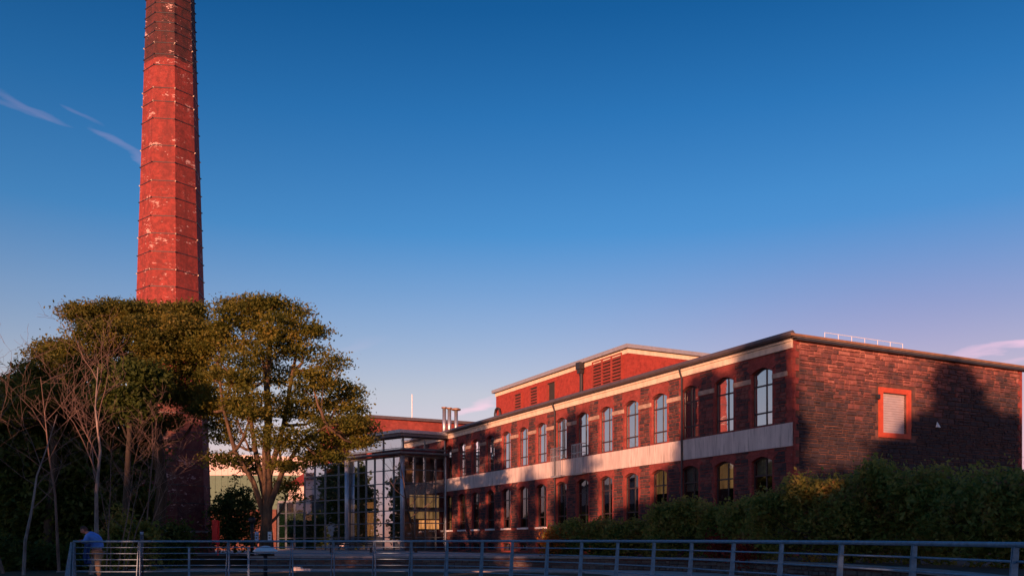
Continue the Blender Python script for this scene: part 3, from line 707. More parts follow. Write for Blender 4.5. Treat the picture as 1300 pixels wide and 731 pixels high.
for (a, b, o, z0, z1, mt, nm) in ((cA[0] + 1, cC[-1], 4.0, .6, 8.3, 'floorslab', 'interior_wall'),):
    p, q = GC + LD * .6 - nL * o, GC + LD * cB[-1] - nL * o; mb = MB(); mb.obox(p, q, .1, z0, z1); mb.build(nm, M[mt], gb, True)
    q2 = GC + LD * cC[-1] - nL * o; mb = MB(); mb.obox(q, q2, .1, z0, 5.0); mb.build(nm, M['green_clad'], gb, True)
p, q = GC + Vd * .0 - nR * 4.0, eD + Vd * .3 - nR * 4.0; mb = MB(); mb.obox(p, q, .1, .6, 8.3); mb.build('interior_wall', M['floorslab'], gb, True)
def inner(pxa, pxb, pya, pyb, d, base, mt, o):      # fittings standing just inside the glass
    nn = nL if d is LD else nR; b = Vector(base) - nn * o; t0, t1 = tcol(pxa, b, d), tcol(pxb, b, d); p, q = b + d * t0, b + d * t1; Y = (p.y + q.y) / 2
    mb = MB(); mb.obox(p, q, .05, EYE + (HY - pyb) / F * Y, EYE + (HY - pya) / F * Y); mb.build('lit_partition' if 'lit' in mt else 'wood_partition', M[mt], gb, True)
inner(446, 452, 640, 680, LD, GC, 'lit_soft', 1.5); inner(454, 463, 637, 681, LD, GC, 'wood', 1.6); inner(464.5, 476, 637, 680, LD, GC, 'lit', 1.5); inner(478, 500, 640, 682, LD, GC, 'wood', 2.6)
inner(520, 557, 628, 658, Vd, GC, 'lit_soft', 2.0); inner(532, 557, 660, 671, Vd, GC, 'lit', 1.9); inner(516, 545, 590, 612, Vd, GC, 'wood', 2.4); inner(487, 508, 590, 615, LD, GC, 'curtain', 1.6); inner(400, 440, 600, 632, LD, GC, 'curtain', 1.2)
for px_, base, z1, rr_ in ((512, GC + (nL + nR).normalized() * .30, 8.45, .19), (443, GC + LD * (cA[-1] + .03) + nL * .28, 8.6, .20)):
    mb = MB(); mb.tube([(base.x, base.y, .56), (base.x, base.y, z1)], rr_, 12); mb.build('column', M['steel'], gb, True, smooth=True)
bb = MB(); p, q = eD + nR * .12, eD + Vd * .6 + nR * .12
bb.tube([(p.x, p.y, .6), (p.x, p.y, 8.5)], .07, 8); bb.build('corner_post', M['steel'], gb, True)

# brick hall behind the glass building, three flues, mast
hall = empty('brick_hall', (gx(473, 84), 84, 0), 0, 'plain brown brick hall with metal roof edge rising behind the glass building', 'building')
hc = Vector((gx(473, 84), 84)); h1 = hc + LD * 8.2; h2 = hc + Vd * 12.5
def hslab(pts, z0, z1, name, mat, par=hall):
    mb = MB(); n = len(pts); mb.v = [(p.x, p.y, z0) for p in pts] + [(p.x, p.y, z1) for p in pts]; mb.f = [tuple(range(n))[::-1], tuple(range(n, 2 * n))] + [(i, (i + 1) % n, n + (i + 1) % n, n + i) for i in range(n)]
    return mb.build(name, M[mat], par, True)
hslab([h1, hc, h2, h2 + Vector((-6, 14)), h1 + Vector((4, 12))], 0, 12.85, 'wall', 'brick')
hslab([h1 + nL * .4, hc + (nL + nR).normalized() * .4, h2 + nR * .4, h2 + Vector((-6, 14)), h1 + Vector((4, 12))], 12.853, 13.12, 'roof', 'gutter')
for k, (px_, zt, cap, lb) in enumerate(((564, 13.15, 0, 'open topped metal flue nearest the glass roof corner, leftmost of three'), (570.5, 13.1, 0, 'open topped metal flue in the middle of the three on the link roof'), (579, 12.95, 1, 'capped metal flue with flat cowl beside the mill gutter'))):
    x = gx(px_, 80); fo = empty('flue', (x, 80, 10.0), 0, lb, 'flue', 'metal flues between glass building and mill')
    mb = MB(); mb.tube([(x, 80, 9.9), (x, 80, zt - .01)], .17, 10); mb.build('flue_pipe', M['galv'], fo, True, smooth=True)
    mb = MB()
    if cap: mb.lathe((x, 80, zt), [(.2, 0), (.42, .05), (.42, .17), (.3, .22)], 10)
    else: mb.lathe((x, 80, zt), [(.2, 0), (.26, .02), (.26, .12), (.18, .13)], 10)
    mb.build('cowl', M['rust_trim'], fo, True)
    mb = MB(); mb.box(x - .4, x + .4, 79.6, 80.4, 9.7, 10.5); mb.build('flue_base', M['roof'], fo, True)
rm = MB(); rm.obox((gx(556, 80), 81), (gx(592, 80), 81.5), 2.0, 8, 9.75); tag(rm.build('link_roof', M['roof']), 'low flat roofed link block under the flues', 'building')
x = gx(523, 86); mb = MB(); mb.tube([(x, 86, 12.9), (x, 86, 15.4)], .05, 6); tag(mb.build('antenna_mast', M['white']), 'thin white mast standing on the brick hall roof', 'mast')

# pale warehouse far behind the trees
WY = 112
wh = empty('warehouse', (gx(330, WY), WY, 0), 0, 'pale clad warehouse with green lower wall seen between the tree trunks', 'building')
x0, x1 = gx(225, WY), gx(402, WY); zt = EYE + (HY - 574) / F * WY; zm = EYE + (HY - 603) / F * WY
nP = 22
for k in range(nP):
    a, b = x0 + (x1 - x0) * k / nP, x0 + (x1 - x0) * (k + 1) / nP
    mb = MB(); mb.box(a + .015, b - .015, WY, WY + .1, zm, zt - .03 * k); mb.build('panel', M['pale_clad'], wh, True)
    mb = MB(); mb.box(a + .015, b - .015, WY + .02, WY + .12, 0, zm - .01); mb.build('panel', M['green_clad'], wh, True)
mb = MB(); mb.box(x0, x1, WY + .13, WY + 14, 0, zt - .8); mb.build('core', M['roof'], wh, True)
mb = MB(); mb.box(x0 - .1, x1 + .1, WY - .15, WY + 14.1, zt - .78, zt - .7); 
fb = empty('far_mill_block', (-95, 96, 0), 0, 'plain pale rendered block left of the trees, mirrored in the glass wall', 'building')
mb = MB(); mb.box(-100, -84, 88, 120, 0, 11.5); mb.build('wall', M['pale_clad'], fb, True)
for k in range(6): mb = MB(); mb.box(-83.998, -83.9, 90 + k * 5, 92.4 + k * 5, 5.2, 8.4); mb.build('window', M['dark_metal'], fb, True)
mb = MB(); mb.box(-100.3, -83.7, 87.7, 120.3, 11.503, 11.9); mb.build('roof', M['roof'], fb, True)
# a stone yard wall between warehouse and glass building
yw = MB(); yw.obox((gx(268, 92), 92), (gx(352, 90), 90), .2, 0, 4.6); tag(yw.build('yard_wall', M['brick_brown']), 'brown brick yard wall behind the big tree trunk', 'wall')
rh = empty('low_brick_house', (gx(384, 100), 100, 0), 0, 'low house with red hipped roof glimpsed beside the glass wall', 'house')
xa, xb = gx(366, 100), gx(396, 100)
mb = MB(); mb.box(xa, xb, 100, 106, 0, 7.6); mb.build('wall', M['pale_clad'], rh, True)
mb = MB(); mb.v = [(xa - .3, 99.7, 7.6), (xb + .3, 99.7, 7.6), (xb + .3, 106.3, 7.6), (xa - .3, 106.3, 7.6), (xa + 1, 103, 9.2), (xb - 1, 103, 9.2)]; mb.f = [(0, 1, 5, 4), (1, 2, 5), (2, 3, 4, 5), (3, 0, 4), (0, 3, 2, 1)]; mb.build('roof', M['brick_bright'], rh, True)

# ------------------------------------------------------------------ vegetation
def leaves_mesh(name, cl, per, spread, size, rng, flat=.6, droop=0., aspect=1.7):
    """cl: (n,3) clump centres; each gets `per` small bent leaf quads"""
    cl = np.asarray(cl); n = len(cl) * per
    c = np.repeat(cl, per, 0) + rng.normal(0, 1, (n, 3)) * np.array([spread, spread, spread * flat])
    nrm = rng.normal(0, 1, (n, 3)) + np.array([0, -.35, .8]); nrm /= np.linalg.norm(nrm, axis=1)[:, None]
    a = rng.normal(0, 1, (n, 3)); a[:, 2] -= droop; a -= nrm * (a * nrm).sum(1)[:, None]; a /= np.linalg.norm(a, axis=1)[:, None]
    b = np.cross(nrm, a); s = (size * rng.uniform(.6, 1.4, n))[:, None]
    v = np.stack([c - a * s * .5 * aspect, c + b * s * .42, c + a * s * .5 * aspect, c - b * s * .42 + nrm * s * .12], 1).reshape(-1, 3)
    return mesh_np(name, v, np.arange(n * 4).reshape(-1, 4))
def sample_lobe(rng, c, r, n, inner=.35):
    d = rng.normal(0, 1, (n, 3)); d /= np.linalg.norm(d, axis=1)[:, None]; rad = rng.uniform(inner, 1, (n, 1)) ** .6
    return np.array(c) + d * rad * np.array(r)
def limb(mb, a, b, r0, r1, rng, sag=.15, n=6, seg=6):
    a, b = np.array(a, float), np.array(b, float); L = np.linalg.norm(b - a); off = rng.normal(0, 1, 3) * L * .06; pts = []
    for i in range(n + 1):
        t = i / n; p = a + (b - a) * t; p = p + off * math.sin(math.pi * t) + rng.normal(0, .012, 3) * L * (0 < i < n); p[2] += math.sin(math.pi * t) * L * sag * (-1 if sag < 0 else -.6)
        pts.append(tuple(p))
    mb.tube(pts, [r0 + (r1 - r0) * i / n for i in range(n + 1)], seg, cap=False); return pts
DM = 4.4
def leafy_tree(name, trunk, lobes, label, leaf, bark='bark', seed=1, per=34, spread=.34, size=.17, dens=9., r0=.28, cat='tree', group=None, twigs=True, inner=.35, flat=.6, extra=()):
    """trunk: list of world points; lobes: (x,y,z,rx,ry,rz) world"""
    rng = np.random.default_rng(seed); base = trunk[0]; t = empty(name, base, 0, label, cat, group)
    mb = MB(); n = len(trunk); mb.tube(trunk, [r0 * (1.35 if i == 0 else 1) * (1 - .62 * i / (n - 1)) for i in range(n)], 9)
    for e in extra: mb.tube(e, [r0 * .52 * (1 - .7 * i / (len(e) - 1)) for i in range(len(e))], 8, cap=False)
    mb.build('trunk', M[bark], t, True, smooth=True)
    trunk = list(trunk) + [q for e in extra for q in e[1:]]
    lm = MB(); cls = []
    for (x, y, z, rx, ry, rz) in lobes:
        vol = rx * ry * rz; k = max(8, int(dens * DM * vol ** .72 * (rng.uniform(.7, 1.2)))); cl = sample_lobe(rng, (x, y, z), (rx, ry, rz), k, inner); cls.append(cl)
        tb = min(trunk[1:], key=lambda p: (Vector(p) - Vector((x, y, z - rz * 1.4))).length)
        c0 = (x, y, z - rz * .25); pts = limb(lm, tb, c0, r0 * .30, r0 * .09, rng)
        for q in cl[:: (4 if twigs else 12)]:
            s = pts[rng.integers(2, len(pts))]; limb(lm, s, q, r0 * .07, .010, rng, n=3, seg=3)
    lm.build('limb', M[bark], t, True, smooth=True)
    me = leaves_mesh('crown', np.vstack(cls), per, spread, size, rng, flat); link('crown', me, M[leaf], t, True); return t
def LB(px, py, Y, rx, rz, ry=None): p = at(px, py, Y); s = Y / F; return (p.x, p.y, p.z, rx * s, (ry or rx * .8) * s, rz * s)
def TP(pts): return [tuple(at(*p)) for p in pts]
rngp = random.Random(11)
# the big tree left of the glass building
YD = 44.5
big = [(282, 432, 0, 30, 26), (318, 402, .5, 34, 24), (352, 412, -.5, 30, 24), (385, 440, 0, 30, 26), (300, 470, -1.5, 32, 26), (345, 462, 1, 34, 26), (398, 482, -.5, 34, 20), (430, 500, .6, 30, 15), (436, 530, 0, 34, 12), (452, 548, .5, 22, 9), (318, 516, -1.5, 36, 24), (372, 516, .2, 34, 20), (290, 548, 1, 24, 20), (355, 556, -1.2, 38, 18), (398, 572, .8, 28, 12), (262, 470, 1, 16, 22), (318, 590, .5, 20, 12), (345, 386, 0, 20, 10), (305, 384, .6, 18, 10), (420, 462, 0, 20, 10), (365, 622, .5, 14, 18), (440, 515, .5, 20, 8), (450, 536, -.4, 20, 11), (425, 556, .4, 26, 12), (404, 546, -.5, 24, 16), (412, 520, .8, 24, 14), (375, 588, -.4, 26, 12), (300, 520, .6, 26, 20), (272, 440, .4, 18, 22), (330, 440, -.8, 26, 18), (270, 500, 0, 16, 20), (455, 560, .2, 16, 9), (266, 520, .3, 14, 16), (280, 580, -.6, 16, 12), (420, 580, 0, 16, 8), (368, 398, .3, 24, 14), (392, 424, -.3, 22, 16), (296, 398, -.4, 22, 13), (330, 388, .2, 24, 12)]
EX = [[(337, 660, YD), (322, 612, YD - .4), (298, 572, YD - .8), (284, 520, YD - 1), (276, 460, YD - 1)], [(338, 640, YD), (324, 570, YD + .5), (312, 490, YD + .8), (308, 420, YD + .8)], [(339, 650, YD), (360, 595, YD - .5), (384, 560, YD - .8), (415, 540, YD - 1)], [(340, 610, YD), (360, 540, YD + .4), (372, 470, YD + .6), (380, 430, YD + .6)]]
leafy_tree('broadleaf_tree', TP([(338, 712, YD), (338, 665, YD), (340, 620, YD), (338, 575, YD), (341, 530, YD), (338, 480, YD), (344, 430, YD)]),
           [LB(a, b, YD + dy * 1.5, rx * .95, rz * .95) for a, b, dy, rx, rz in big], 'large spreading olive gold broadleaf tree to the right of the chimney', 'leaf_gold', seed=4, per=150, spread=.36, size=.09, dens=4.9, flat=.36, r0=.31, extra=[TP(e) for e in EX])
# extra main limbs of the big tree are part of it: low forks
# trees in front of the chimney
YT = 46
pine = [(110, 402, 0, 26, 14), (150, 398, 0, 34, 14), (190, 402, .5, 34, 16), (228, 404, 0, 34, 15), (250, 425, -.5, 26, 22), (128, 428, -1, 34, 18), (172, 430, .4, 38, 18), (212, 438, -.6, 36, 20), (80, 445, 0, 30, 16), (50, 462, .6, 28, 14), (105, 460, -.6, 34, 18), (240, 462, .2, 24, 20), (150, 455, .8, 34, 16), (225, 486, .8, 30, 18), (195, 470, -.8, 34, 18), (235, 440, .2, 30, 20), (200, 415, -1, 40, 18), (170, 392, .3, 20, 9), (120, 395, -.4, 16, 9), (240, 398, .5, 24, 12), (230, 508, .6, 22, 10), (208, 500, -.6, 18, 12), (250, 520, 0, 14, 12), (172, 393, -.3, 13, 6), (208, 398, .4, 16, 7), (238, 391, -.5, 13, 6), (148, 391, .3, 14, 6), (96, 391, .2, 10, 6), (258, 470, .4, 20, 16), (255, 500, 0, 16, 14), (215, 535, .5, 12, 7)]
leafy_tree('spreading_tree', TP([(200, 735, YT), (200, 680, YT), (206, 620, YT), (200, 560, YT), (192, 500, YT), (185, 450, YT), (180, 415, YT)]),
           [LB(a, b, YT + dy * 1.4, rx, rz) for a, b, dy, rx, rz in pine], 'tall olive tree whose flat crown hides the foot of the chimney', 'leaf_olive', seed=9, per=150, spread=.36, size=.09, dens=6, flat=.36, r0=.36, bark='bark_dark')
YK = 41
dark1 = [(165, 492, 0, 38, 30), (185, 478, 0, 26, 20), (140, 500, .5, 24, 26), (172, 520, 0, 30, 18)]
leafy_tree('round_evergreen_tree', TP([(160, 735, YK), (160, 640, YK), (164, 560, YK), (168, 500, YK)]), [LB(a, b, YK + dy, rx, rz) for a, b, dy, rx, rz in dark1],
           'dark rounded evergreen crown before the left edge of the chimney', 'leaf_dark', seed=12, per=50, spread=.26, size=.13, dens=11, r0=.2, bark='bark_dark')
YL = 47
dark2 = [(60, 500, 0, 50, 30), (30, 535, 0, 40, 30), (100, 530, .5, 50, 36), (50, 580, 0, 60, 40), (120, 590, 0, 50, 44), (0, 620, 0, 60, 50), (70, 650, -.5, 60, 44), (150, 640, 0, 44, 48), (170, 570, 1, 34, 40), (15, 690, 0, 70, 30), (110, 700, 0, 60, 30), (-60, 560, 0, 60, 40), (-70, 640, 0, 60, 50)]
leafy_tree('dense_evergreen_tree', TP([(70, 735, YL), (68, 650, YL), (72, 580, YL), (66, 500, YL)]), [LB(a, b, YL + dy, rx, rz) for a, b, dy, rx, rz in dark2],
           'dense dark green evergreen filling the left edge behind the bare trees', 'leaf_dark', seed=15, per=60, spread=.42, size=.19, dens=10, r0=.3, bark='bark_dark', twigs=False, inner=.1)
ORD0 = ['first', 'second', 'third', 'fourth', 'fifth', 'sixth', 'seventh']
YO = 45
ol = [(88, 448, 0, 28, 15), (55, 470, .5, 30, 18), (110, 470, -.4, 30, 20), (25, 492, 0, 30, 20), (70, 500, -.8, 34, 18), (-5, 520, .3, 30, 22), (30, 520, -.9, 30, 16), (120, 505, -.6, 24, 16), (130, 440, .4, 20, 14), (66, 440, .8, 14, 9)]
leafy_tree('leaning_tree', TP([(60, 735, YO), (62, 660, YO), (70, 590, YO), (66, 530, YO), (72, 480, YO)]), [LB(a, b, YO + dy * 1.4, rx, rz) for a, b, dy, rx, rz in ol],
           'olive leaved tree with warm lit top nearest the left edge, behind the bare trees', 'leaf_gold', seed=19, per=130, spread=.36, size=.095, dens=4.6, flat=.36, r0=.26, bark='bark_dark')
# understorey bushes
def bush(px, pyt, Y, wpx, name, label, leaf, seed, gz=0., per=46, size=.13, dens=11, cat='bush', n=5, group=None):
    rr_ = random.Random(seed); top = at(px, pyt, Y); H = top.z - gz; W = wpx / F * Y / 2; lobes = []
    for k in range(n):
        u = -1 + 2 * (k + .5) / n; hh = H * (1 - .28 * abs(u) ** 2) * rr_.uniform(.86, 1.02); lobes.append((top.x + u * W * .8, Y + rr_.uniform(-.4, .4), gz + hh * .5, W / n * 1.7, max(.5, W / n * 1.5), hh * .5))
    tr = [(top.x, Y, gz), (top.x + .03, Y, gz + H * .25), (top.x - .04, Y + .02, gz + H * .6)]
    return leafy_tree(name, tr, lobes, label, leaf, 'bark_dark', seed, per, .26, size, dens, .07, cat, group, twigs=True, inner=.25, flat=.8)
bush(160, 640, 39, 70, 'leafy_shrub', 'bright green leafy shrub behind the railing beside the light bollard', 'leaf_hedge', 31, 0)
bush(60, 690, 40, 110, 'leafy_shrub', 'low dark undergrowth bush at the foot of the bare trees', 'leaf_dark', 32, 0)
bush(-20, 670, 38, 90, 'leafy_shrub', 'dark bush at the left edge below the bare branches', 'leaf_dark', 38, 0)
bush(298, 604, 60, 60, 'dark_shrub', 'tall dark shrub between the chimney foot and the big tree trunk', 'leaf_dark', 33, .55, n=3)
bush(222, 655, 44, 40, 'dark_shrub', 'small dark shrub at the foot of the tall olive tree', 'leaf_dark', 34, 0, n=3)
for k in range(7):
    yy = 62 + k * 10.5; rr_ = random.Random(k + 90); hh = rr_.uniform(5.5, 7.5) if k not in (1, 2) else 13.0
    leafy_tree('field_tree', [(-62 - 1.5 * k, yy, 0), (-62 - 1.5 * k, yy, 2), (-61.8 - 1.5 * k, yy, hh * .7)], [(-62 - 1.5 * k + rr_.uniform(-1, 1), yy + rr_.uniform(-3.4, 3.4), hh * rr_.uniform(.25, .75), 2.6, 3.2, hh * .28) for _ in range(5)], ORD0[k] + ' rounded tree from the near end of the row beyond the left edge', 'leaf_dark', 'bark_dark', 90 + k, 30, .45, .34, 3, .22, 'tree', 'trees beyond the left edge', twigs=False)
# bare trees
def bare_tree(px, Y, ztop, seed, label, lean=0., bark='bark_pale', r0=.07, spreadf=.5, stems=1, kids=5, first=.35, group='bare trees at the left'):
    rng = np.random.default_rng(seed); base = Vector((gx(px, Y), Y, 0)); t = empty('bare_tree', base, 0, label, 'tree', group)
    mt, mbr = MB(), MB(); H = ztop
    def grow(p, d, L, r, lvl):
        pts = [p.copy()]; q = p.copy(); dd = d.copy(); n = 5
        for i in range(n):
            dd = (dd + Vector(rng.normal(0, .10 + .05 * lvl, 3)) + Vector((0, 0, .05 if lvl else .02))).normalized(); q = q + dd * L / n; pts.append(q.copy())
        (mt if lvl == 0 else mbr).tube(pts, [max(.004, r * (1 - .86 * i / n)) for i in range(n + 1)], 7 if lvl == 0 else 4, cap=False)
        if lvl >= 3: return
        kn = [kids + 1, kids - 1, 3, 0][lvl]
        for k in range(kn):
            f = first + (1 - first) * (k + rng.uniform(0, 1)) / kn if lvl == 0 else rng.uniform(.2, 1); i = min(n - 1, int(f * n)); s = pts[i].lerp(pts[i + 1], f * n - i)
            az_ = rng.uniform(0, 2 * math.pi); side = Vector((math.cos(az_), math.sin(az_), rng.uniform(.1, .7)))
            grow(s, (dd * .6 + side * (spreadf + .45)).normalized(), L * rng.uniform(.36, .6) * (1 if lvl else (1.15 - .45 * f)), max(.006, r * .36 * (1.1 - .5 * f)), lvl + 1)
    for k in range(stems):
        b = base + Vector((rng.uniform(-.4, .4), rng.uniform(-.3, .3), 0)) * (stems > 1); grow(b, Vector((lean + (rng.uniform(-.2, .2) if stems > 1 else 0), rng.uniform(-.06, .06), 1)).normalized(), H * (1 if k == 0 else rng.uniform(.7, .95)), r0, 0)
    mt.build('trunk', M[bark], t, True, smooth=True); mbr.build('branches', M['twig'], t, True, smooth=True); return t
bare_tree(116, 34, 7.8, 21, 'tallest pale barked bare tree standing behind the leaning person', -.06, r0=.10, kids=6)
bare_tree(30, 33, 6.3, 22, 'thin pale bare tree curving up left of the railing end', .05, kids=5)
bare_tree(4, 35, 8.4, 23, 'bare tree with reddish twigs at the very left edge', .0, bark='twig', kids=6, spreadf=.35)
bare_tree(75, 37, 7.9, 24, 'bare reddish tree rising between the two pale trunks', -.02, bark='twig', kids=6, r0=.07)
bare_tree(148, 36, 5.8, 25, 'clump of slender bare stems in front of the dark round tree', .12, bark='twig', r0=.03, stems=5, kids=4, spreadf=.3)
bare_tree(185, 40, 6.6, 26, 'small bare tree with arching twigs before the chimney base', .10, bark='twig', r0=.05, kids=5, stems=2)
bare_tree(530, 62, 7.0, 28, 'bare dark tree in front of the glass building corner', -.15, bark='bark_dark', r0=.12, kids=5, group='bare trees by the glass')

# hedge behind the low wall
def hedge(name, pts, label, leaf, seed, dens=12, per=60, size=.085, cat='hedge'):
    """pts: (px, py_top, Y, half depth, half width px)"""
    lobes = []
    rr_ = random.Random(seed)
    for (px, pyt, Y, hd, hw) in pts:
        top = at(px, pyt + (13 if px > 960 else 7), Y); H = top.z - TZ; lobes.append((top.x, Y, TZ + H * .5, hw / F * Y, hd, H * .53))
        for k in range(3): lobes.append((top.x + rr_.uniform(-1, 1) * hw / F * Y, Y - rr_.uniform(-.2, .6) * hd, TZ + H * rr_.uniform(.84, .99), hw / F * Y * rr_.uniform(.2, .4), hd * .4, H * rr_.uniform(.08, .15)))
        for k in range(3): lobes.append((top.x + rr_.uniform(-.8, .8) * hw / F * Y, Y - rr_.uniform(.1, .5) * hd, TZ + H * rr_.uniform(.55, .85), hw / F * Y * .45, hd * .5, H * .2))
    b = lobes[len(lobes) // 2]; tr = [(b[0], b[1], TZ), (b[0] + .05, b[1], TZ + .5), (b[0], b[1], TZ + 1.3)]
    return leafy_tree(name, tr, lobes, label, leaf, 'bark_dark', seed, per, .20, size, dens, .10, cat, None, twigs=True, inner=.45, flat=.9)
hedge('low_hedge', [(715, 664, 44, 1.0, 24), (752, 659, 44, 1.1, 28), (790, 660, 43.5, 1.1, 28), (822, 656, 43, 1.1, 24)], 'low rounded hedge below the lit lower windows of the mill', 'leaf_hedge', 41, size=.10)
hedge('shrub_border', [(845, 636, 40.5, 1.2, 20), (875, 634, 40, 1.2, 24), (910, 640, 38.5, 1.3, 24), (942, 634, 36, 1.3, 24)], 'mid height ragged shrubs between low hedge and tall hedge', 'leaf_hedge', 42, size=.10)
hedge('tall_hedge', [(985, 618, 32, 1.6, 30), (1030, 602, 30.5, 1.8, 36), (1080, 594, 29, 1.9, 38), (1130, 592, 28, 1.9, 40)], 'tall dark hedge in front of the mill corner', 'leaf_hedge', 43)
hedge('tall_hedge', [(1185, 590, 26, 1.9, 42), (1240, 597, 24, 1.9, 42), (1300, 594, 22.5, 1.9, 46), (1365, 600, 21, 1.9, 46)], 'tall dark hedge below the tree shadow at the right edge', 'leaf_hedge', 44)
bush(700, 668, 42.6, 14, 'orange_shrub', 'small bright orange leaved shrub at the left end of the low hedge', 'leaf_orange', 51, .55, n=2, size=.1)
bush(945, 690, 32.6, 16, 'red_shrub', 'small red leaved plant on the wall top before the shrubs', 'leaf_red', 52, .55, n=2, size=.08)
bush(917, 680, 35.9, 13, 'red_shrub', 'tiny red leaved plant peeping above the top rail', 'leaf_red', 53, .55, n=2, size=.09)

# the wood behind the camera that shades the foreground and the lower walls
PER = Vector((.951, -.309)); SH = Vector((-.309, -.951))
def shade_tree(p, L, H, W, seed, dens=7, zlow=.06, label=None, cone=False):
    b = CO + SH * L + PER * p; rng = random.Random(seed); lobes = []
    n = 9
    for k in range(n):
        f = zlow + (1 - zlow) * (k + .5) / n; wr = W * ((1 - f) ** .7 * .95 + .16 if cone else math.sin(math.pi * min(.97, .2 + f * .75)) ** .6)
        for j in range(2): lobes.append((b.x + rng.uniform(-.45, .45) * wr, b.y + rng.uniform(-.45, .45) * wr, H * f * .97, wr * .8, wr * .8, H / n * .85))
    return leafy_tree('shade_tree', [(b.x, b.y, 0), (b.x, b.y, H * .3), (b.x + .1, b.y, H * .6), (b.x, b.y, H * .9)], lobes, label, 'leaf_dark', 'bark_dark', seed, 26, .42, .30, dens, .25, 'tree', 'trees behind the viewpoint', twigs=False, inner=.2)
SH_T = [(8.3, 60, 15.9, 3.9, 61, 13, .04, True), (10.2, 60.5, 13.9, 3.3, 76, 12, .04, False), (6.3, 61, 13.2, 2.9, 77, 12, .04, False), (1.9, 60, 10.3, 2.5, 62, 1.1, .03, False), (3.9, 61, 10.4, 2.4, 69, 1.2, .03, False), (13.2, 60, 11.2, 2.4, 63, 1.4, .03, False), (-1.4, 60, 16.0, 1.8, 64, 12, .03, False), (-4.3, 61, 15.3, 1.9, 78, 8, .03, False), (-6.4, 61, 11.0, 1.8, 80, 4, .03, False), (-9.2, 61, 9.2, 2.6, 66, 9, .03, False),
        (-13.6, 60, 15.9, 1.9, 67, .7, .03, False), (-14.6, 61, 10.8, 2.3, 79, 2, .03, False), (-18.2, 60, 13.2, 1.9, 68, .9, .03, False), (-22.5, 60, 9.8, 2.8, 70, 3, .03, False), (-27.0, 60, 9.6, 2.8, 71, 3, .03, False), (-32, 60, 14.8, 3.2, 72, 7, .03, False), (-37, 60, 15.0, 3.4, 73, 10, .03, False), (-42.5, 60, 15.2, 3.6, 74, 10, .03, False), (17, 60, 10, 2.8, 75, 6, .03, False)]
ORD = ['first', 'second', 'third', 'fourth', 'fifth', 'sixth', 'seventh', 'eighth', 'ninth', 'tenth', 'eleventh', 'twelfth', 'thirteenth', 'fourteenth', 'fifteenth', 'sixteenth', 'seventeenth', 'eighteenth', 'nineteenth']
for k, a in enumerate(sorted(SH_T)):
    shade_tree(a[0], a[1], a[2], a[3], a[4], a[5], a[6], f'{ORD[k]} tree from the west end of the row behind the viewpoint', a[7])

# ------------------------------------------------------------------ railing
posts = [(93, 40.5), (177, 40.5), (240, 40), (290, 40), (315.5, 40), (370.6, 40), (423, 40), (475.5, 40), (522.3, 40.3), (568, 41), (612.8, 42.3), (651, 44), (695.7, 46), (739, 48.5), (784.8, 51.7), (831, 55.6), (878.7, 60), (932, 66), (993, 72.5), (1069, 82), (1161.5, 93.5), (1290, 113), (1470, 145)]
def railtop(px):
    return np.interp(px, [90, 700, 900, 1100, 1300], [686.8, 686.3, 686.8, 688.4, 691.2])
RP = []
for px, s_ in posts:
    Y = F / s_; p = at(px, railtop(px), Y); RP.append(p)
rail = empty('railing', (RP[10].x, RP[10].y, 0), 0, 'long blue grey metal railing with sloping blade posts curving across the foreground', 'railing')
mb = MB(); mb.tube(RP, .032, 8); mb.build('handrail', M['rail'], rail, True, smooth=True)
for k in range(1, 6):
    mb = MB(); mb.tube([(p.x, p.y, p.z - .19 * k) for p in RP], .014, 6); mb.build('rail', M['rail'], rail, True, smooth=True)
for i, p in enumerate(RP):
    if i in (2, 4):       # slim intermediate stanchions
        mb = MB(); mb.box(p.x - .03, p.x + .03, p.y - .02, p.y + .02, 0, p.z - .19); mb.build('stanchion', M['rail'], rail, True); continue
    t = (RP[min(i + 1, len(RP) - 1)] - RP[max(i - 1, 0)]); t.z = 0; t.normalize(); nn = Vector((-t.y, t.x, 0))
    if nn.y > 0: nn = -nn            # towards the viewer
    def blade(top0, top1, bot0, bot1, th):
        mb = MB(); q = t * th; pts = [p + nn * top0 + Vector((0, 0, -.02)), p + nn * top1 + Vector((0, 0, -.02)), p + nn * bot1 - Vector((0, 0, p.z)), p + nn * bot0 - Vector((0, 0, p.z))]
        return mb, pts, q
    for sgn, (b0, b1) in ((-1, (-.02, .11)), (1, (.07, .22))):
        mb = MB(); o = t * (.045 * sgn); q = t * .008; P4 = [p + Vector((0, 0, -.02)) + nn * (-.02), p + Vector((0, 0, -.02)) + nn * .035, Vector((p.x, p.y, 0)) + nn * b1, Vector((p.x, p.y, 0)) + nn * b0]
        o2 = o if sgn < 0 else o
        P4 = [P4[0] + o * .5, P4[1] + o * .5, P4[2] + o * 1.5, P4[3] + o * 1.5]
        mb.v = [tuple(v - q) for v in P4] + [tuple(v + q) for v in P4]; mb.f = [(0, 1, 2, 3), (7, 6, 5, 4), (0, 4, 5, 1), (1, 5, 6, 2), (2, 6, 7, 3), (3, 7, 4, 0)]
        mb.build('post', M['rail'], rail, True)
p = RP[0]; mb = MB(); mb.v = [(p.x - .09, p.y, p.z - .02), (p.x + .05, p.y, p.z - .02), (p.x + .08, p.y, 0), (p.x - .30, p.y, 0), (p.x - .09, p.y + .04, p.z - .02), (p.x + .05, p.y + .04, p.z - .02), (p.x + .08, p.y + .04, 0), (p.x - .30, p.y + .04, 0)]
mb.f = [(0, 3, 2, 1), (4, 5, 6, 7), (0, 1, 5, 4), (1, 2, 6, 5), (2, 3, 7, 6), (3, 0, 4, 7)]; mb.build('end_post', M['rail'], rail, True)

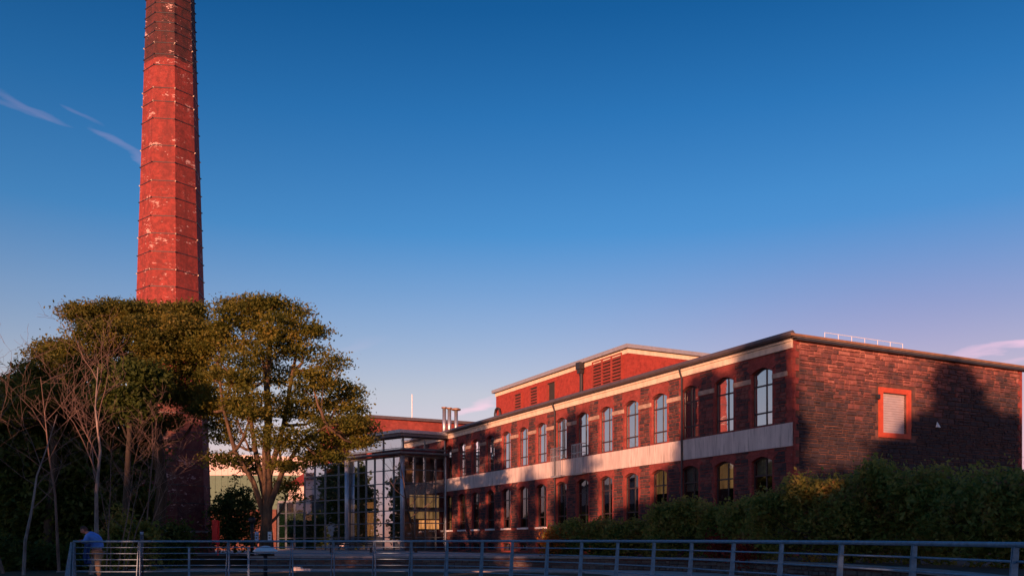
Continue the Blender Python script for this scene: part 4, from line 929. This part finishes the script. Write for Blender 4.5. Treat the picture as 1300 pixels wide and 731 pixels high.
# ------------------------------------------------------------------ street furniture
p = at(269, 0, 48); so = empty('sign_totem', (p.x, 48, .5), 0, 'narrow bright red panel sign on a thin post beside the chimney foot', 'sign')
mb = MB(); mb.box(p.x, p.x + .3, 48, 48.1, 1.2, at(0, 659.5, 48).z); mb.box(p.x + .18, p.x + .34, 48.102, 48.2, 1.1, at(0, 660.5, 48).z); mb.build('panel', M['red_sign'], so, True)
mb = MB(); mb.tube([(p.x + .3, 48.05, .0), (p.x + .3, 48.05, 1.4)], .04, 8); mb.build('post', M['red_sign'], so, True)
p = at(320, 0, 46); lo = empty('lamp_post', (p.x, 46, TZ), 0, 'short black lamp post left of the big tree trunk', 'lamp post')
mb = MB(); mb.tube([(p.x, 46, TZ), (p.x, 46, at(0, 664, 46).z)], [.10, .07], 10); mb.build('post', M['dark_metal'], lo, True, smooth=True)
mb = MB(); mb.lathe((p.x, 46, at(0, 664, 46).z), [(.08, 0), (.16, .05), (.2, .22), (.1, .3)], 12); mb.build('lamp_head', M['dark_metal'], lo, True, smooth=True)
for px_, lb, mt in ((326, 'small blue and white notice on a short post beside the black lamp post', 'sign_blue'), (342.5, 'small white notice board fixed low on the big tree trunk side', 'white')):
    Y = 43.6; p = at(px_, 0, Y); o = empty('notice', (p.x, Y, TZ), 0, lb, 'sign', 'small notices by the tree')
    mb = MB(); mb.box(p.x - .09, p.x + .09, Y - .03, Y, at(0, 686, Y).z, at(0, 674.5, Y).z); mb.build('board', M[mt], o, True)
    mb = MB(); mb.tube([(p.x, Y + .03, TZ), (p.x, Y + .03, at(0, 676, Y).z)], .025, 6); mb.build('post', M['dark_metal'], o, True)
    mb = MB(); mb.box(p.x - .05, p.x + .04, Y - .035, Y - .031, at(0, 683, Y).z, at(0, 681.5, Y).z); mb.box(p.x - .05, p.x + .05, Y - .035, Y - .031, at(0, 679.5, Y).z, at(0, 678, Y).z); mb.build('print', M['dark_metal'], o, True)
p = at(180, 0, 33); lo = empty('light_bollard', (p.x, 33, 0), 0, 'slim grey light bollard with pale glass head behind the railing', 'bollard')
zt = at(0, 678, 33).z
mb = MB(); mb.tube([(p.x, 33, 0), (p.x, 33, zt)], .06, 12); mb.build('shaft', M['gutter'], lo, True, smooth=True)
mb = MB(); mb.lathe((p.x, 33, zt), [(.058, 0), (.06, .09), (.055, .1)], 12); mb.build('lamp_glass', M['sign_blue'], lo, True, smooth=True)
mb = MB(); mb.lathe((p.x, 33, zt + .1), [(.065, 0), (.065, .03), (.03, .05)], 12); mb.build('cap', M['dark_metal'], lo, True, smooth=True)
p = at(337, 700, 31); so = empty('saucer_lamp', (p.x, 31, 0), 0, 'pale domed saucer lamp on a short stem behind the railing', 'lamp')
rw = 16 / F * 31
mb = MB(); mb.lathe((p.x, 31, p.z), [(rw * .55, -.04), (rw, .01), (rw * .98, .03), (rw * .8, .10), (rw * .5, .17), (rw * .2, .205), (.02, .21)], 24); mb.build('dome', M['white'], so, True, smooth=True)
mb = MB(); mb.lathe((p.x, 31, p.z - .12), [(rw * .35, 0), (rw * .6, .085)], 20); mb.build('lamp_collar', M['dark_metal'], so, True, smooth=True)
mb = MB(); mb.tube([(p.x, 31, 0), (p.x, 31, p.z - .1)], .07, 10); mb.build('stem', M['dark_metal'], so, True, smooth=True)
# benches
def bench(px, Y, z0, w, label, mt, backr=False):
    p = at(px, 0, Y); o = empty('bench', (p.x, Y, z0), 0, label, 'bench')
    for k in range(4): mb = MB(); mb.box(p.x - w / 2, p.x + w / 2, Y + .11 * k, Y + .11 * k + .09, z0 + .42, z0 + .46); mb.build('slat', M[mt], o, True)
    for sx_ in (-1, 1): mb = MB(); mb.box(p.x + sx_ * (w / 2 - .15) - .05, p.x + sx_ * (w / 2 - .15) + .05, Y, Y + .42, z0, z0 + .418); mb.build('leg', M['dark_metal'], o, True)
    if backr:
        for k in range(3): mb = MB(); mb.box(p.x - w / 2, p.x + w / 2, Y + .46, Y + .49, z0 + .52 + k * .12, z0 + .61 + k * .12); mb.build('back_slat', M[mt], o, True)
bench(445, 52, TZ, 2.6, 'dark slatted bench with a back in front of the glass building', 'dark_metal', True)
mbp = at(385, 0, 37.6); o = empty('stone_block', (mbp.x, 37.6, 0), 0, 'low pale stepped stone block on the path against the wall', 'block')
mb = MB(); mb.box(mbp.x - .42, mbp.x + .30, 37.6, 38.0, 0.005, .12); mb.build('lower_step', M['render'], o, True)
mb = MB(); mb.box(mbp.x - .42, mbp.x - .12, 37.62, 37.98, .122, .2); mb.build('upper_step', M['render'], o, True)

# ------------------------------------------------------------------ person leaning on the railing
def skinned(name, nodes, edges_, mat, parent, sub=2):
    me = bpy.data.meshes.new(name); me.from_pydata([n_[0] for n_ in nodes], edges_, []); o = bpy.data.objects.new(name, me); col.objects.link(o)
    sk_ = o.modifiers.new('skin', 'SKIN'); sk_.use_smooth_shade = True
    o.modifiers.new('sub', 'SUBSURF').levels = sub; o.modifiers['sub'].render_levels = sub
    for i, n_ in enumerate(nodes): me.skin_vertices[0].data[i].radius = n_[1] if isinstance(n_[1], tuple) else (n_[1], n_[1])
    me.skin_vertices[0].data[0].use_root = True
    dg = bpy.context.evaluated_depsgraph_get(); ev = bpy.data.meshes.new_from_object(o.evaluated_get(dg)); bpy.data.objects.remove(o)
    ev.materials.clear(); ev.materials.append(M[mat]); ev.name = name; o = bpy.data.objects.new(name, ev); col.objects.link(o); o.parent = parent; return o
M['skin'] = simple('skin', (.42, .19, .14), .55, .1); M['jacket'] = simple('light_blue_cloth', (.13, .30, .78), .85, .2, scale=6); M['jeans'] = simple('dark_blue_cloth', (.03, .07, .22), .9, .3, scale=8)
M['khaki'] = simple('khaki_cloth', (.34, .23, .14), .9, .2, scale=8); M['hair'] = simple('short_brown_hair', (.10, .04, .03), .8, .3, scale=20); M['cuff'] = simple('orange_red_cloth', (.6, .08, .03), .8, .1)
YP = 28.6; pp_ = at(121, 0, YP)
per = empty('person', (pp_.x, YP, 0), 0, 'person in light blue top and khaki trousers bent forward over the railing', 'person')
# local frame: -x is the way the person faces (left), y depth, z up
body = [((.06, .0, .93), .135), ((.05, 0, 1.05), .14), ((.0, 0, 1.22), (.17, .15)), ((-.10, 0, 1.36), (.19, .15)), ((-.20, 0, 1.43), .075), ((-.27, 0, 1.48), .065),
        ((.05, .10, .82), .10), ((.02, .11, .50), .075), ((.06, .11, .12), .05), ((-.04, .11, .06), .045), ((-.16, .11, .04), .035),
        ((.10, -.10, .82), .10), ((.12, -.11, .50), .075), ((.16, -.11, .12), .05), ((.06, -.11, .06), .045), ((-.06, -.11, .04), .035),
        ((-.13, .20, 1.32), .07), ((-.22, .22, 1.16), .052), ((-.42, .10, 1.20), .036), ((-.13, -.20, 1.32), .07), ((-.20, -.22, 1.16), .052), ((-.40, -.10, 1.20), .036)]
be = [(0, 1), (1, 2), (2, 3), (3, 4), (4, 5), (0, 6), (6, 7), (7, 8), (8, 9), (9, 10), (0, 11), (11, 12), (12, 13), (13, 14), (14, 15), (3, 16), (16, 17), (17, 18), (3, 19), (19, 20), (20, 21)]
bo = skinned('body', body, be, 'skin', per)
# head with face, ears and hair
hm = MB(); hc_ = Vector((-.32, 0, 1.53)); prof = []
def head_mesh(scale=1., cut=None):
    mb = MB(); nu, nv = 18, 12
    for j in range(nv + 1):
        ph_ = math.pi * j / nv
        for i in range(nu):
            th = 2 * math.pi * i / nu; x, y, z = math.sin(ph_) * math.cos(th), math.sin(ph_) * math.sin(th), math.cos(ph_)
            fx = -x; X = x * .098; 
            if fx > .75 and -.35 < z < .1: X -= .022 * (1 - abs(y) * 4 if abs(y) < .25 else 0)
            if z < -.3: X *= .9
            mb.v.append((X * scale, y * .075 * scale, z * .118 * scale))
    for j in range(nv):
        for i in range(nu): a, b = j * nu + i, j * nu + (i + 1) % nu; mb.f.append((a, b, b + nu, a + nu))
    return mb
mb = head_mesh()
for sy in (-1, 1):
    mb.lathe((0.01, sy * .074, -.03), [(.02, 0), (.026, .03), (.012, .055)], 8)
hd = mb.build('head', M['skin'], per, smooth=True); hd.location = hc_; hd.rotation_euler = (0, R(-28), 0)
mb = head_mesh(1.06); mb.v = [(v[0] + .008, v[1], v[2] + .004) for v in mb.v]; mb.f = [f for f in mb.f if (sum(mb.v[q][2] for q in f) / 4 > .045) or (sum(mb.v[q][0] for q in f) / 4 > .015 and sum(mb.v[q][2] for q in f) / 4 > -.06)]
mb.build('hair', M['hair'], hd, smooth=True)
for sy in (-1, 1): mb = MB(); mb.lathe((-.088, sy * .03, .008), [(.004, -.006), (.010, 0), (.004, .006)], 8); mb.build('eye', M['dark_metal'], hd)
mb = MB(); mb.box(-.093, -.085, -.022, .022, -.056, -.05); mb.build('mouth', M['cuff'], hd)
# hands with separate fingers, folded over the top rail
for sy in (-1, 1):
    wx, wy, wz = -.42, .10 * sy, 1.20
    nodes = [((wx, wy, wz), (.03, .018)), ((wx - .05, wy * .8, wz + .005), (.038, .014)), ((wx - .085, wy * .7, wz + .005), (.036, .013))]; ed = [(0, 1), (1, 2)]
    for k, ln in enumerate((.06, .07, .065, .05)):
        yy = wy * .7 + (k - 1.5) * .02; b = len(nodes); nodes += [((wx - .10, yy, wz + .004), .009), ((wx - .10 - ln * .6, yy, wz - .008), .008), ((wx - .10 - ln, yy, wz - .035), .007)]; ed += [(2, b), (b, b + 1), (b + 1, b + 2)]
    b = len(nodes); nodes += [((wx - .05, wy * .8 - .045 * sy, wz - .004), .011), ((wx - .085, wy * .8 - .065 * sy, wz - .016), .009)]; ed += [(1, b), (b, b + 1)]
    skinned('hand', nodes, ed, 'skin', per, 1)
# clothing
jk = [((.07, 0, .92), (.17, .19)), ((.05, 0, 1.06), (.17, .19)), ((.0, 0, 1.24), (.19, .21)), ((-.10, 0, 1.38), (.17, .2)), ((-.17, 0, 1.43), .09), ((-.12, .21, 1.32), .085), ((-.21, .23, 1.16), .065), ((-.36, .13, 1.195), .05), ((-.12, -.21, 1.32), .085), ((-.19, -.23, 1.16), .065), ((-.34, -.13, 1.195), .05)]
skinned('jacket', jk, [(0, 1), (1, 2), (2, 3), (3, 4), (3, 5), (5, 6), (6, 7), (3, 8), (8, 9), (9, 10)], 'jacket', per)
tr_ = [((.06, 0, .92), (.155, .16)), ((.05, .10, .80), .115), ((.02, .11, .50), .088), ((.06, .11, .13), .072), ((.10, -.10, .80), .115), ((.12, -.11, .50), .088), ((.16, -.11, .13), .072)]
skinned('trousers', tr_, [(0, 1), (1, 2), (2, 3), (0, 4), (4, 5), (5, 6)], 'khaki', per)
for sy, ox in ((1, -.0), (-1, .1)): skinned('shoe', [((.07 + ox, .11 * sy, .075), (.05, .05)), ((-.05 + ox, .11 * sy, .055), (.048, .042)), ((-.17 + ox, .11 * sy, .045), (.04, .032))], [(0, 1), (1, 2)], 'dark_metal', per)
mb = MB(); 
for sy in (-1, 1): mb.tube([(-.33, -.135 * sy, 1.195), (-.40, -.105 * sy, 1.20)], [.052, .046], 10)
mb.build('cuff', M['cuff'], per)
cloth = MB(); n = 8
for j in range(n + 1):
    z_ = 1.12 - .62 * j / n
    for i in range(7): u_ = i / 6; cloth.v.append((-.20 + .17 * u_ + .015 * math.sin(i * 2.1 + j), -.20 + .04 * math.sin(u_ * 9 + j * .6), z_))
for j in range(n):
    for i in range(6): a = j * 7 + i; cloth.f.append((a, a + 1, a + 8, a + 7))
co = cloth.build('hanging_coat', M['jeans'], per, smooth=True); co.modifiers.new('thick', 'SOLIDIFY').thickness = .03
co.location.x = -.02
per.scale = (1.12, 1.12, 1.04)
